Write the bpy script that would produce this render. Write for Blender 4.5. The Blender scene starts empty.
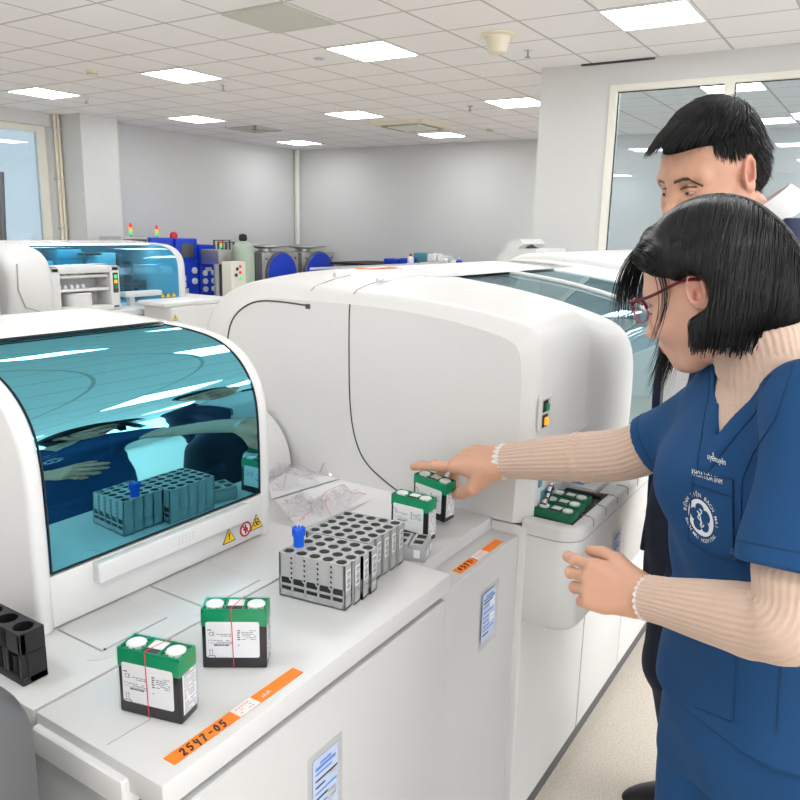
import bpy, bmesh, math, random
import numpy as np
from mathutils import Vector, Matrix
from mathutils.bvhtree import BVHTree

PI = math.pi
S = bpy.context.scene
COL = S.collection
random.seed(7)
rng = np.random.default_rng(7)

# ------------------------------------------------------------------ camera
F_PX, YAW, PITCH, ROLL, EYE = 761.78, math.radians(32.598), math.radians(12.631), math.radians(1.260), 1.5
fw = np.array([math.cos(YAW)*math.cos(PITCH), math.sin(YAW)*math.cos(PITCH), -math.sin(PITCH)])
_r = np.array([math.sin(YAW), -math.cos(YAW), 0.0])
_u = np.cross(_r, fw)
rt = math.cos(ROLL)*_r + math.sin(ROLL)*_u
up = -math.sin(ROLL)*_r + math.cos(ROLL)*_u
cam_data = bpy.data.cameras.new('camera')
cam_data.sensor_width = 36.0
cam_data.lens = F_PX/800.0*36.0
cam_data.clip_start = 0.02
cam = bpy.data.objects.new('camera', cam_data)
COL.objects.link(cam)
cam.matrix_world = Matrix(((rt[0], up[0], -fw[0], 0), (rt[1], up[1], -fw[1], 0), (rt[2], up[2], -fw[2], EYE), (0, 0, 0, 1)))
S.camera = cam

# ------------------------------------------------------------------ world and exposure
PANEL_STRENGTH = 8.2
SKY_STRENGTH = 2.3
w = bpy.data.worlds.new('daylight')
S.world = w
w.use_nodes = True
w.node_tree.nodes['Background'].inputs['Color'].default_value = (0.90, 0.955, 1.0, 1)
w.node_tree.nodes['Background'].inputs['Strength'].default_value = SKY_STRENGTH
S.view_settings.view_transform = 'Standard'
S.view_settings.look = 'None'
S.view_settings.exposure = 1.07
S.view_settings.gamma = 1.0
S.view_settings.use_curve_mapping = False


def at(px, py, x=None, y=None, z=None, d=None):
    """The point of a world plane (x, y or z fixed), or at a depth, seen at a place of the photograph."""
    D = fw + (px-400)/F_PX*rt + (400-py)/F_PX*up
    if x is not None:
        t = x/D[0]
    elif y is not None:
        t = y/D[1]
    elif z is not None:
        t = (z-EYE)/D[2]
    else:
        t = d
    return np.array([t*D[0], t*D[1], EYE+t*D[2]])


# ------------------------------------------------------------------ materials
def srgb(r, g, b):
    f = lambda c: (c/255/12.92) if c/255 <= 0.04045 else ((c/255+0.055)/1.055)**2.4
    return (f(r), f(g), f(b))


def mat(name, col, rough=0.5, metal=0.0, noise=0.0, nscale=40.0, bump=0.0, bscale=60.0, emit=None, estr=0.0, coat=0.0, alpha=1.0, trans=0.0, ior=1.45, spec=0.5, sss=0.0, sheen=0.0, aniso=None):
    m = bpy.data.materials.new(name)
    m.use_nodes = True
    nt = m.node_tree
    p = nt.nodes['Principled BSDF']
    p.inputs['Base Color'].default_value = (*col, 1)
    p.inputs['Roughness'].default_value = rough
    p.inputs['Metallic'].default_value = metal
    p.inputs['Coat Weight'].default_value = coat
    p.inputs['Transmission Weight'].default_value = trans
    p.inputs['IOR'].default_value = ior
    p.inputs['Alpha'].default_value = alpha
    p.inputs['Specular IOR Level'].default_value = spec
    if sss:
        p.inputs['Subsurface Weight'].default_value = sss
        p.inputs['Subsurface Radius'].default_value = (0.012, 0.005, 0.003)
        p.inputs['Subsurface Scale'].default_value = 1.0
    if sheen:
        p.inputs['Sheen Weight'].default_value = sheen
    if emit:
        p.inputs['Emission Color'].default_value = (*emit, 1)
        p.inputs['Emission Strength'].default_value = estr
    tc = nt.nodes.new('ShaderNodeTexCoord')
    if noise:
        n = nt.nodes.new('ShaderNodeTexNoise')
        n.inputs['Scale'].default_value = nscale
        n.inputs['Detail'].default_value = 4
        nt.links.new(tc.outputs['Object'], n.inputs['Vector'])
        mx = nt.nodes.new('ShaderNodeMix')
        mx.data_type = 'RGBA'
        mx.inputs[6].default_value = (*[c*(1-noise) for c in col], 1)
        mx.inputs[7].default_value = (*[min(1, c*(1+noise)) for c in col], 1)
        nt.links.new(n.outputs['Fac'], mx.inputs[0])
        nt.links.new(mx.outputs[2], p.inputs['Base Color'])
    if bump:
        n = nt.nodes.new('ShaderNodeTexNoise')
        n.inputs['Scale'].default_value = bscale
        n.inputs['Detail'].default_value = 3
        nt.links.new(tc.outputs['Object'], n.inputs['Vector'])
        b = nt.nodes.new('ShaderNodeBump')
        b.inputs['Strength'].default_value = bump
        b.inputs['Distance'].default_value = 0.002
        nt.links.new(n.outputs['Fac'], b.inputs['Height'])
        nt.links.new(b.outputs['Normal'], p.inputs['Normal'])
    return m


def tinted_pane(name, tint_t, tint_r, refl, rough=0.015, graze=0.35):
    """Tinted acrylic: partly see-through in its own colour, partly mirror-like."""
    m = bpy.data.materials.new(name)
    m.use_nodes = True
    nt = m.node_tree
    nt.nodes.clear()
    o = nt.nodes.new('ShaderNodeOutputMaterial')
    t = nt.nodes.new('ShaderNodeBsdfTransparent')
    t.inputs[0].default_value = (*tint_t, 1)
    g = nt.nodes.new('ShaderNodeBsdfGlossy')
    g.inputs['Color'].default_value = (*tint_r, 1)
    g.inputs['Roughness'].default_value = rough
    lw = nt.nodes.new('ShaderNodeLayerWeight')
    lw.inputs[0].default_value = 0.35
    mr = nt.nodes.new('ShaderNodeMapRange')
    mr.inputs['To Min'].default_value = refl
    mr.inputs['To Max'].default_value = min(1.0, refl+graze)
    nt.links.new(lw.outputs['Facing'], mr.inputs['Value'])
    mx = nt.nodes.new('ShaderNodeMixShader')
    nt.links.new(mr.outputs[0], mx.inputs[0])
    nt.links.new(t.outputs[0], mx.inputs[1])
    nt.links.new(g.outputs[0], mx.inputs[2])
    nt.links.new(mx.outputs[0], o.inputs[0])
    return m


M = {}
M['white'] = mat('white_plastic', (0.71, 0.703, 0.695), 0.38, bump=0.03, bscale=250)
M['white2'] = mat('matte_white_plastic', (0.55, 0.545, 0.535), 0.45, bump=0.04, bscale=300)
M['deckwhite'] = mat('deck_white', (0.60, 0.597, 0.592), 0.33, bump=0.02, bscale=250)
M['greyplastic'] = mat('grey_plastic', srgb(168, 168, 168), 0.45, noise=0.05, bump=0.05)
M['lgrey'] = mat('light_grey_plastic', srgb(200, 200, 200), 0.45)
M['seam'] = mat('seam_dark', (0.06, 0.06, 0.065), 0.7)
M['softseam'] = mat('seam_grey', (0.35, 0.35, 0.36), 0.7)
M['black'] = mat('black_plastic', (0.012, 0.012, 0.014), 0.35)
M['blackmat'] = mat('black_matte', (0.015, 0.015, 0.016), 0.7)
M['dgrey'] = mat('dark_grey_metallic', srgb(92, 93, 96), 0.42, metal=0.35, noise=0.12, nscale=900, bump=0.05, bscale=500)
M['green'] = mat('green_plastic', srgb(14, 138, 92), 0.35)
M['dgreen'] = mat('deep_green_plastic', srgb(8, 104, 66), 0.38)
M['cap'] = mat('cap_white', (0.80, 0.81, 0.80), 0.4)
M['label'] = mat('label_paper', (0.78, 0.78, 0.79), 0.55)
M['ink'] = mat('ink', (0.03, 0.03, 0.035), 0.6)
M['greyink'] = mat('grey_ink', (0.30, 0.30, 0.32), 0.6)
M['blueink'] = mat('blue_ink', srgb(90, 130, 200), 0.6)
M['lblue'] = mat('pale_blue_paper', srgb(190, 203, 226), 0.6)
M['orange'] = mat('orange_tape', srgb(247, 128, 22), 0.5, noise=0.08, nscale=80)
M['pinkpaper'] = mat('pink_paper', srgb(244, 222, 220), 0.6)
M['red'] = mat('red_plastic', srgb(206, 30, 40), 0.4)
M['redthread'] = mat('red_strip', srgb(216, 60, 90), 0.4)
M['yellow'] = mat('yellow_label', srgb(246, 205, 20), 0.5)
M['blue'] = mat('blue_painted_steel', srgb(20, 62, 200), 0.4)
M['bluecap'] = mat('blue_cap', srgb(20, 92, 215), 0.35)
M['steel'] = mat('stainless_steel', (0.52, 0.51, 0.49), 0.32, metal=0.85, noise=0.1, nscale=8)
M['chrome'] = mat('chrome', (0.75, 0.75, 0.76), 0.12, metal=1.0)
M['tankgreen'] = mat('pale_green_enamel', srgb(176, 190, 172), 0.45)
M['gauge'] = mat('gauge_face', (0.7, 0.72, 0.75), 0.3)
M['wall'] = mat('wall_paint', (0.66, 0.655, 0.645), 0.55, noise=0.03, nscale=1.2, bump=0.04, bscale=120)
M['wallw'] = mat('wall_paint_light', (0.64, 0.635, 0.625), 0.42, noise=0.03, nscale=1.5, bump=0.04, bscale=90)
M['frame'] = mat('frame_cream', srgb(232, 229, 218), 0.4)
M['cream'] = mat('cream_plastic', srgb(232, 222, 200), 0.5)
M['panel_light'] = mat('light_panel', (0.9, 0.9, 0.9), 0.5, emit=(0.945, 0.985, 1.0), estr=PANEL_STRENGTH)
M['vent'] = mat('vent_grey', srgb(205, 204, 196), 0.5)
M['paper'] = mat('paper_white', (0.83, 0.83, 0.85), 0.6)
M['glass_main'] = tinted_pane('teal_hood_acrylic', (0.04, 0.40, 0.52), (0.19, 0.63, 0.78), 0.82)
M['glass_back'] = tinted_pane('blue_hood_acrylic', (0.16, 0.62, 0.86), (0.45, 0.75, 0.9), 0.08, 0.015, 0.2)
M['glass_far'] = tinted_pane('smoky_hood_acrylic', (0.34, 0.58, 0.64), (0.55, 0.70, 0.75), 0.42)
M['glass_win'] = tinted_pane('window_glass', (0.86, 0.92, 0.95), (0.9, 0.95, 1.0), 0.10, 0.0)
M['film'] = tinted_pane('clear_film', (0.97, 0.97, 0.975), (0.9, 0.9, 0.92), 0.02, 0.10, 0.05)
M['crinkle'] = tinted_pane('crinkled_film', (0.955, 0.955, 0.962), (0.97, 0.97, 0.98), 0.09, 0.07, 0.28)
M['glass_day'] = tinted_pane('outside_window_glass', (0.36, 0.40, 0.42), (0.9, 0.95, 1.0), 0.10, 0.0, 0.3)
M['greenled'] = mat('green_lamp', (0.02, 0.5, 0.12), 0.3, emit=(0.05, 0.9, 0.25), estr=0.35)
M['redled'] = mat('red_lamp', (0.6, 0.02, 0.02), 0.3, emit=(1, 0.06, 0.06), estr=0.3)
M['amber'] = mat('amber_lamp', (0.8, 0.35, 0.02), 0.3, emit=(1, 0.45, 0.03), estr=0.35)
M['glowstrip'] = mat('added_glow_strip', (0.9, 0.9, 0.9), 0.5, emit=(0.95, 1.0, 1.0), estr=5.0)
M['holeshade'] = mat('grey_plastic_hole_shade', srgb(92, 92, 92), 0.6)  # darker copy of the rack plastic, shade of the tube holes painted in
M['tealin'] = mat('teal_interior', srgb(90, 150, 165), 0.5)


# ------------------------------------------------------------------ mesh builder
class MB:
    def __init__(s):
        s.v, s.f, s.m, s.mats = [], [], [], []

    def mi(s, m):
        if m is None:
            return 0
        if isinstance(m, str):
            m = M[m]
        if m not in s.mats:
            s.mats.append(m)
        return s.mats.index(m)

    def add(s, vs, fs, m=None, T=None):
        k = s.mi(m)
        b = len(s.v)
        for p in vs:
            p = Vector(p)
            s.v.append(tuple(T @ p) if T is not None else tuple(p))
        for f in fs:
            s.f.append(tuple(b+i for i in f))
            s.m.append(k)
        return s

    def box(s, lo, hi, m=None, T=None, bev=0.0, seg=2):
        x0, y0, z0 = lo
        x1, y1, z1 = hi
        if bev:
            bm = bmesh.new()
            bmesh.ops.create_cube(bm, size=1.0)
            for q in bm.verts:
                q.co = Vector(((x0+x1)/2+q.co.x*(x1-x0), (y0+y1)/2+q.co.y*(y1-y0), (z0+z1)/2+q.co.z*(z1-z0)))
            bmesh.ops.bevel(bm, geom=bm.edges[:], offset=bev, segments=seg, profile=0.6, affect='EDGES')
            bm.verts.index_update()
            s.add([q.co[:] for q in bm.verts], [[q.index for q in f.verts] for f in bm.faces], m, T)
            bm.free()
            return s
        return s.add([(x0, y0, z0), (x1, y0, z0), (x1, y1, z0), (x0, y1, z0), (x0, y0, z1), (x1, y0, z1), (x1, y1, z1), (x0, y1, z1)],
                     [(0, 3, 2, 1), (4, 5, 6, 7), (0, 1, 5, 4), (1, 2, 6, 5), (2, 3, 7, 6), (3, 0, 4, 7)], m, T)

    def lathe(s, prof, m=None, T=None, n=20, cap=True):
        vs, fs = [], []
        k = len(prof)
        for i in range(n):
            a = 2*PI*i/n
            for r, z in prof:
                vs.append((r*math.cos(a), r*math.sin(a), z))
        for i in range(n):
            j = (i+1) % n
            for q in range(k-1):
                fs.append((i*k+q, j*k+q, j*k+q+1, i*k+q+1))
        if cap:
            if prof[0][0] > 1e-6:
                fs.append([i*k for i in range(n)][::-1])
            if prof[-1][0] > 1e-6:
                fs.append([i*k+k-1 for i in range(n)])
        return s.add(vs, fs, m, T)

    def cyl(s, a, b, r, m=None, n=16, r2=None):
        a, b = Vector(a), Vector(b)
        d = b-a
        T = Matrix.Translation(a) @ d.to_track_quat('Z', 'Y').to_matrix().to_4x4()
        return s.lathe([(r, 0), (r if r2 is None else r2, d.length)], m, T, n)

    def tube(s, pts, r, m=None, n=8):
        pts = [Vector(p) for p in pts]
        rings = []
        for i, p in enumerate(pts):
            d = (pts[min(i+1, len(pts)-1)]-pts[max(i-1, 0)]).normalized()
            a = d.orthogonal().normalized() if i == 0 else (rings[-1][1]-d*rings[-1][1].dot(d)).normalized()
            rings.append((p, a, d.cross(a)))
        vs, fs = [], []
        for i, (p, a, b) in enumerate(rings):
            rr = r[i] if hasattr(r, '__len__') else r
            for k in range(n):
                t = 2*PI*k/n
                vs.append(p+a*(rr*math.cos(t))+b*(rr*math.sin(t)))
        for i in range(len(pts)-1):
            for k in range(n):
                j = (k+1) % n
                fs.append((i*n+k, i*n+j, (i+1)*n+j, (i+1)*n+k))
        fs.append(list(range(n))[::-1])
        fs.append([(len(pts)-1)*n+k for k in range(n)])
        return s.add(vs, fs, m)

    def loft(s, secs, m=None, closed=False, caps=(False, False)):
        n = len(secs[0])
        vs = [p for q in secs for p in q]
        fs = []
        for i in range(len(secs)-1):
            for k in range(n if closed else n-1):
                j = (k+1) % n
                fs.append((i*n+k, i*n+j, (i+1)*n+j, (i+1)*n+k))
        if caps[0]:
            fs.append(list(range(n))[::-1])
        if caps[1]:
            fs.append([(len(secs)-1)*n+k for k in range(n)])
        return s.add(vs, fs, m)

    def prism(s, poly, axis, a, b, m=None, T=None):
        """poly of 2-D points pushed along an axis ('x': points are (y, z); 'y': (x, z); 'z': (x, y))."""
        f = {'x': lambda p, t: (t, p[0], p[1]), 'y': lambda p, t: (p[0], t, p[1]), 'z': lambda p, t: (p[0], p[1], t)}[axis]
        n = len(poly)
        vs = [f(p, a) for p in poly]+[f(p, b) for p in poly]
        fs = [list(range(n))[::-1], [n+i for i in range(n)]]+[(i, (i+1) % n, n+(i+1) % n, n+i) for i in range(n)]
        return s.add(vs, fs, m, T)

    def text(s, body, size, T, m='ink', align='CENTER', squash=1.0, thick=0.0):
        c = bpy.data.curves.new('t', 'FONT')
        c.body = body
        c.size = size
        c.align_x = align
        c.align_y = 'CENTER'
        c.resolution_u = 2
        c.offset = thick
        o = bpy.data.objects.new('t', c)
        COL.objects.link(o)
        dg = bpy.context.evaluated_depsgraph_get()
        me = bpy.data.meshes.new_from_object(o.evaluated_get(dg))
        s.add([(p.co.x*squash, p.co.y, p.co.z) for p in me.vertices], [tuple(q.vertices) for q in me.polygons], m, T)
        bpy.data.objects.remove(o)
        bpy.data.curves.remove(c)
        bpy.data.meshes.remove(me)
        return s

    def mesh(s, name, m=None, smooth=None):
        me = bpy.data.meshes.new(name)
        me.from_pydata(s.v, [], s.f)
        if m is not None and not s.mats:
            s.mats = [M[m] if isinstance(m, str) else m]
        for q in s.mats:
            me.materials.append(q)
        me.polygons.foreach_set('material_index', s.m)
        bm = bmesh.new()
        bm.from_mesh(me)
        bmesh.ops.recalc_face_normals(bm, faces=bm.faces)
        bm.to_mesh(me)
        bm.free()
        if smooth is not None:
            me.polygons.foreach_set('use_smooth', [True]*len(me.polygons))
            me.set_sharp_from_angle(angle=math.radians(smooth))
        me.update()
        return me

    def build(s, name, m=None, parent=None, smooth=35, local=False):
        o = bpy.data.objects.new(name, s.mesh(name, m, smooth))
        COL.objects.link(o)
        if parent is not None:
            o.parent = parent
            if not local:
                o.matrix_parent_inverse = world_of(parent).inverted()
        return o


def world_of(o):
    mw = o.matrix_basis.copy()
    if o.parent is not None:
        mw = world_of(o.parent) @ o.matrix_parent_inverse @ mw
    return mw


def thing(name, label, cat, loc=(0, 0, 0), rz=0.0, group=None):
    o = bpy.data.objects.new(name, None)
    o.empty_display_size = 0.05
    COL.objects.link(o)
    o.location = loc
    o.rotation_euler = (0, 0, rz)
    return tag(o, label, cat, group)


def tag(o, label, cat, group=None):
    o['label'] = label
    o['category'] = cat
    if group:
        o['group'] = group
    return o


def struct(o):
    o['kind'] = 'structure'
    return o


def dup(o, parent=None):
    c = o.copy()
    COL.objects.link(c)
    if parent is not None:
        c.parent = parent
    for ch in [q for q in list(COL.objects) if q.parent == o]:
        dup(ch, c)
    return c


def smooth_poly(pts, it=2, closed=False):
    pts = [np.array(p, float) for p in pts]
    for _ in range(it):
        out = [] if closed else [pts[0]]
        n = len(pts)
        for i in range(n if closed else n-1):
            a, b = pts[i], pts[(i+1) % n]
            out += [0.75*a+0.25*b, 0.25*a+0.75*b]
        if not closed:
            out.append(pts[-1])
        pts = out
    return pts


def resample(pts, n):
    p = np.array(pts, float)
    d = np.r_[0, np.cumsum(np.linalg.norm(np.diff(p, axis=0), axis=1))]
    t = np.linspace(0, d[-1], n)
    return np.stack([np.interp(t, d, p[:, k]) for k in range(p.shape[1])], 1)


def prof(pts, n=48, it=2):
    return resample(smooth_poly(pts, it), n)


def strip(pts, wid, th, up_n, m, mb=None):
    """thin raised ribbon along pts, for seams: width wid, height th, normal up_n."""
    mb = mb or MB()
    pts = [Vector(p) for p in pts]
    nrm = Vector(up_n).normalized()
    secs = []
    for i, p in enumerate(pts):
        d = (pts[min(i+1, len(pts)-1)]-pts[max(i-1, 0)]).normalized()
        sd = d.cross(nrm).normalized()*(wid/2)
        secs.append([p-sd-nrm*th, p-sd+nrm*th, p+sd+nrm*th, p+sd-nrm*th])
    mb.loft(secs, m, closed=True, caps=(True, True))
    return mb
# ================================================================== the room
CZ = 3.006
GX, GY = 3.7295, 5.5865            # one corner of the ceiling grid
X0, X1, Y0, Y1 = -7.0, 12.35, -6.0, 10.5
PX = 7.15                          # partition on the right


def ceiling_mat():
    m = mat('ceiling_tile', srgb(212, 207, 204), 0.8, bump=0.12, bscale=180)
    nt = m.node_tree
    p = nt.nodes['Principled BSDF']
    tc = nt.nodes.new('ShaderNodeTexCoord')
    sep = nt.nodes.new('ShaderNodeSeparateXYZ')
    nt.links.new(tc.outputs['Object'], sep.inputs[0])
    fac = None
    for k, off in ((0, GX), (1, GY)):
        a = nt.nodes.new('ShaderNodeMath')
        a.operation = 'SUBTRACT'
        a.inputs[1].default_value = off
        nt.links.new(sep.outputs[k], a.inputs[0])
        q = nt.nodes.new('ShaderNodeMath')
        q.operation = 'PINGPONG'
        q.inputs[1].default_value = 0.3
        nt.links.new(a.outputs[0], q.inputs[0])
        l = nt.nodes.new('ShaderNodeMath')
        l.operation = 'LESS_THAN'
        l.inputs[1].default_value = 0.011
        nt.links.new(q.outputs[0], l.inputs[0])
        if fac is None:
            fac = l
        else:
            mxm = nt.nodes.new('ShaderNodeMath')
            mxm.operation = 'MAXIMUM'
            nt.links.new(fac.outputs[0], mxm.inputs[0])
            nt.links.new(l.outputs[0], mxm.inputs[1])
            fac = mxm
    mx = nt.nodes.new('ShaderNodeMix')
    mx.data_type = 'RGBA'
    mx.inputs[6].default_value = (0.92, 0.895, 0.905, 1)
    mx.inputs[7].default_value = (0.55, 0.535, 0.52, 1)
    nt.links.new(fac.outputs[0], mx.inputs[0])
    nt.links.new(mx.outputs[2], p.inputs['Base Color'])
    return m


def floor_mat():
    m = mat('vinyl_floor', srgb(212, 208, 200), 0.42)
    nt = m.node_tree
    p = nt.nodes['Principled BSDF']
    tc = nt.nodes.new('ShaderNodeTexCoord')
    n = nt.nodes.new('ShaderNodeTexNoise')
    n.inputs['Scale'].default_value = 210
    n.inputs['Detail'].default_value = 5
    nt.links.new(tc.outputs['Object'], n.inputs['Vector'])
    cr = nt.nodes.new('ShaderNodeValToRGB')
    cr.color_ramp.elements[0].position = 0.38
    cr.color_ramp.elements[0].color = (*srgb(184, 173, 159), 1)
    cr.color_ramp.elements[1].position = 0.47
    cr.color_ramp.elements[1].color = (*srgb(212, 202, 188), 1)
    nt.links.new(n.outputs['Fac'], cr.inputs[0])
    nt.links.new(cr.outputs[0], p.inputs['Base Color'])
    return m


M['ceil'] = ceiling_mat()
M['floor'] = floor_mat()
struct(MB().box((X0, Y0, -0.1), (X1, Y1, 0.0)).build('floor', 'floor'))
struct(MB().box((X0, Y0, CZ), (X1, Y1, CZ+0.1)).build('ceiling', 'ceil'))
WX0, WX1, WZ0, WZ1 = 4.55, 6.92, 0.95, 2.83
b = MB()
b.box((X0, Y1, 0), (WX0, Y1+0.25, CZ)).box((WX1, Y1, 0), (X1+0.2, Y1+0.25, CZ)).box((WX0, Y1, 0), (WX1, Y1+0.25, WZ0)).box((WX0, Y1, WZ1), (WX1, Y1+0.25, CZ))
struct(b.build('wall_left', 'wallw'))
struct(MB().box((X1, Y0, 0), (X1+0.2, Y1, CZ)).build('wall_back', 'wall'))
# the wall behind the viewer gets a band of openings added for fill light
struct(MB().box((X0-0.2, Y0, 0), (X0, Y1, CZ)).build('wall_front', 'wallw'))
b = MB().box((X0, Y0-0.2, 0), (X1, Y0, 0.75)).box((X0, Y0-0.2, 2.9), (X1, Y0, CZ))
for x in np.arange(X0, X1+0.1, 2.7643):
    b.box((x-0.12, Y0-0.2, 0.75), (x+0.12, Y0, 2.9))
struct(b.build('wall_near', 'wallw'))
PW0, PW1, PZ0, PZ1 = -1.9, 2.395, 0.95, 2.80
b = MB()
b.box((PX, PW1, 0), (PX+0.22, 3.07, CZ)).box((PX, Y0, 0), (PX+0.22, PW0, CZ)).box((PX, PW0, 0), (PX+0.22, PW1, PZ0)).box((PX, PW0, PZ1), (PX+0.22, PW1, CZ))
struct(b.build('wall_right', 'wallw'))
struct(MB().box((7.08, 10.0, 0), (7.70, Y1, CZ)).build('wall_column', 'wallw'))
struct(MB().box((PX-0.012, 2.02, CZ-0.020), (PX, 2.68, CZ-0.002)).build('trim_1', 'seam'))

# outside window
fr = MB()
for lo, hi in (((WX0, Y1+0.10, WZ0), (WX0+0.07, Y1+0.18, WZ1)), ((WX1-0.13, Y1+0.10, WZ0), (WX1, Y1+0.18, WZ1)), ((WX0, Y1+0.10, WZ0), (WX1, Y1+0.18, WZ0+0.07)), ((WX0, Y1+0.10, WZ1-0.09), (WX1, Y1+0.18, WZ1)), ((5.66, Y1+0.10, WZ0), (5.74, Y1+0.18, WZ1))):
    k_ = 0.0 if hi[2]-lo[2] < 0.2 else 0.001
    fr.box((lo[0], lo[1]+k_, lo[2]+k_), (hi[0], hi[1]-k_, hi[2]-k_))
w1 = struct(fr.build('window_1', 'frame'))
MB().box((WX0+0.05, Y1+0.135, WZ0+0.05), (WX1-0.1, Y1+0.145, WZ1-0.06)).build('pane', 'glass_day', w1)
# partition window
fr = MB()
for y0, y1, z0, z1 in ((PW1-0.065, PW1, PZ0, PZ1), (PW0, PW0+0.06, PZ0, PZ1), (PW0, PW1, PZ0, PZ0+0.06), (PW0, PW1, PZ1-0.055, PZ1), (1.345, 1.425, PZ0, PZ1), (-0.35, -0.27, PZ0, PZ1)):
    k_ = 0.0 if (z1-z0) < 0.1 else 0.001
    fr.box((PX-0.015+k_, y0, z0+k_), (PX+0.09-k_, y1, z1-k_))
w2 = struct(fr.build('window_2', 'frame'))
MB().box((PX+0.03, PW0+0.03, PZ0+0.03), (PX+0.04, PW1-0.03, PZ1-0.03)).build('pane', 'glass_win', w2)
gs = MB()
for y0, y1 in ((1.425, PW1-0.065), (-0.27, 1.345)):
    gs.box((PX+0.026, y0, PZ1-0.062), (PX+0.044, y1, PZ1-0.053)).box((PX+0.026, y1-0.008, PZ0), (PX+0.044, y1, PZ1-0.055))
gs.build('gasket', 'black', w2)

# pipes
t = MB()
for k in range(2):
    t.tube([(6.98+0.055*k, Y1-0.05, 0.9), (6.98+0.055*k, Y1-0.05, CZ)], 0.022, 'cream', 10)
for z in (1.4, 2.1, 2.8):
    t.box((6.94, Y1-0.075, z), (7.07, Y1-0.0, z+0.02), 'lgrey')
tag(t.build('cable_conduit'), 'beige cable conduits running up the wall beside the window', 'conduit')
tag(MB().tube([(X1-0.06, Y1-0.06, 0.0), (X1-0.06, Y1-0.06, CZ)], 0.055, 'frame', 14).build('drain_pipe'), 'white vertical pipe in the far corner of the room', 'pipe')

# ceiling lights and added fill panels: same module all over the ceiling
lights = {(3, -7): 'large square ceiling light above the partition window at upper right', (3, -3): 'square ceiling light right of the louvred grille, top centre',
          (3, 1): 'square ceiling light in front of the smoke detector, upper left', (3, 5): 'leftmost square ceiling light, near the left window',
          (7, 5): 'small square ceiling light above the wall column', (8, 1): 'square ceiling light just left of the cassette air conditioner',
          (8, -3): 'square ceiling light touching the edge of the grey partition wall', (12, 6): 'farthest small ceiling light near the corner pipe',
          (12, 1): 'far square ceiling light right behind the cassette air conditioner'}
cells = list(lights)+[(i, j) for i in (-17, -12, -7, -2) for j in (-19, -15, -11, -7, -3, 1, 5)]+[(-4, -13), (0, -12), (1, -15), (3, -11), (3, -15), (8, -7), (8, -11), (12, -3), (12, -8), (8, -15)]  # last list opens with off-row panels added to fill the hood front
base = None
for (i, j) in cells:
    x, y = GX+0.6*(i+0.5), GY+0.6*(j+0.5)
    if base is None:
        t = thing('ceiling_light', 'x', 'ceiling light', (x, y, CZ), 0, 'square ceiling lights')
        f = MB()
        for lo, hi in (((-0.3, -0.3), (0.3, -0.285)), ((-0.3, 0.285), (0.3, 0.3)), ((-0.3, -0.285), (-0.285, 0.285)), ((0.285, -0.285), (0.3, 0.285))):
            f.box((*lo, -0.012), (*hi, 0.0), 'white')
        f.build('frame', None, t, local=True)
        MB().box((-0.285, -0.285, -0.010), (0.285, 0.285, -0.002)).build('diffuser', 'panel_light', t, local=True)
        base = t
    else:
        t = dup(base)
        t.location = (x, y, CZ)
    t['label'] = lights.get((i, j), 'square ceiling light of the rows and added fill panels behind the viewer and partition')

def cell(i, j):
    return GX+0.6*(i+0.5), GY+0.6*(j+0.5)


# return-air grille
x, y = cell(1, -3)
t = thing('air_grille', 'louvred grey return air grille in the ceiling left of the top centre light', 'air vent', (x, y, CZ))
f = MB()
for lo, hi in (((-0.3, -0.3), (0.3, -0.27)), ((-0.3, 0.27), (0.3, 0.3)), ((-0.3, -0.27), (-0.27, 0.27)), ((0.27, -0.27), (0.3, 0.27))):
    f.box((*lo, -0.016), (*hi, 0.0), 'vent')
f.build('frame', None, t, local=True)
f = MB().box((-0.27, -0.27, -0.002), (0.27, 0.27, -0.001), 'softseam')
for k in range(18):
    yy = -0.26+k*0.03
    f.add([(-0.27, yy, -0.003), (0.27, yy, -0.003), (0.27, yy+0.026, -0.014), (-0.27, yy+0.026, -0.014), (-0.27, yy, -0.006), (0.27, yy, -0.006), (0.27, yy+0.026, -0.017), (-0.27, yy+0.026, -0.017)],
          [(0, 1, 2, 3), (7, 6, 5, 4), (0, 4, 5, 1), (2, 6, 7, 3)], 'vent')
f.build('louvres', None, t, local=True)
x, y = cell(9, 5)
t = thing('air_diffuser', 'small dark louvred air diffuser over the far left wall', 'air vent', (x, y, CZ))
f = MB()
for k in range(4):
    a = 0.3-0.07*k
    for sx, sy, ex, ey in ((-a, -a, a, -a+0.03), (-a, a-0.03, a, a), (-a, -a, -a+0.03, a), (a-0.03, -a, a, a)):
        f.box((sx, sy, -0.02+0.004*k), (ex, ey, -0.002), 'vent')
f.build('louvre_rings', None, t, local=True)
MB().box((-0.29, -0.29, -0.003), (0.29, 0.29, -0.001)).build('backing', 'seam', t, local=True)
# cassette air conditioner
t = thing('air_conditioner', 'cream cassette air conditioner in the ceiling near the far wall', 'air conditioner', (10.0, 6.28, CZ))
MB().prism([(-0.47, 0), (0.47, 0), (0.42, -0.045), (-0.42, -0.045)], 'x', -0.47, 0.47, 'cream').build('fascia', None, t, 20, local=True)
MB().box((-0.27, -0.27, -0.062), (0.27, 0.27, -0.040), bev=0.01).build('intake_grille', 'frame', t, local=True)
for k in range(4):
    T = Matrix.Rotation(k*PI/2, 4, 'Z')
    MB().box((-0.30, 0.30, -0.052), (0.30, 0.37, -0.043), 'softseam', T).build('louvre', None, t, local=True)


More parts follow.
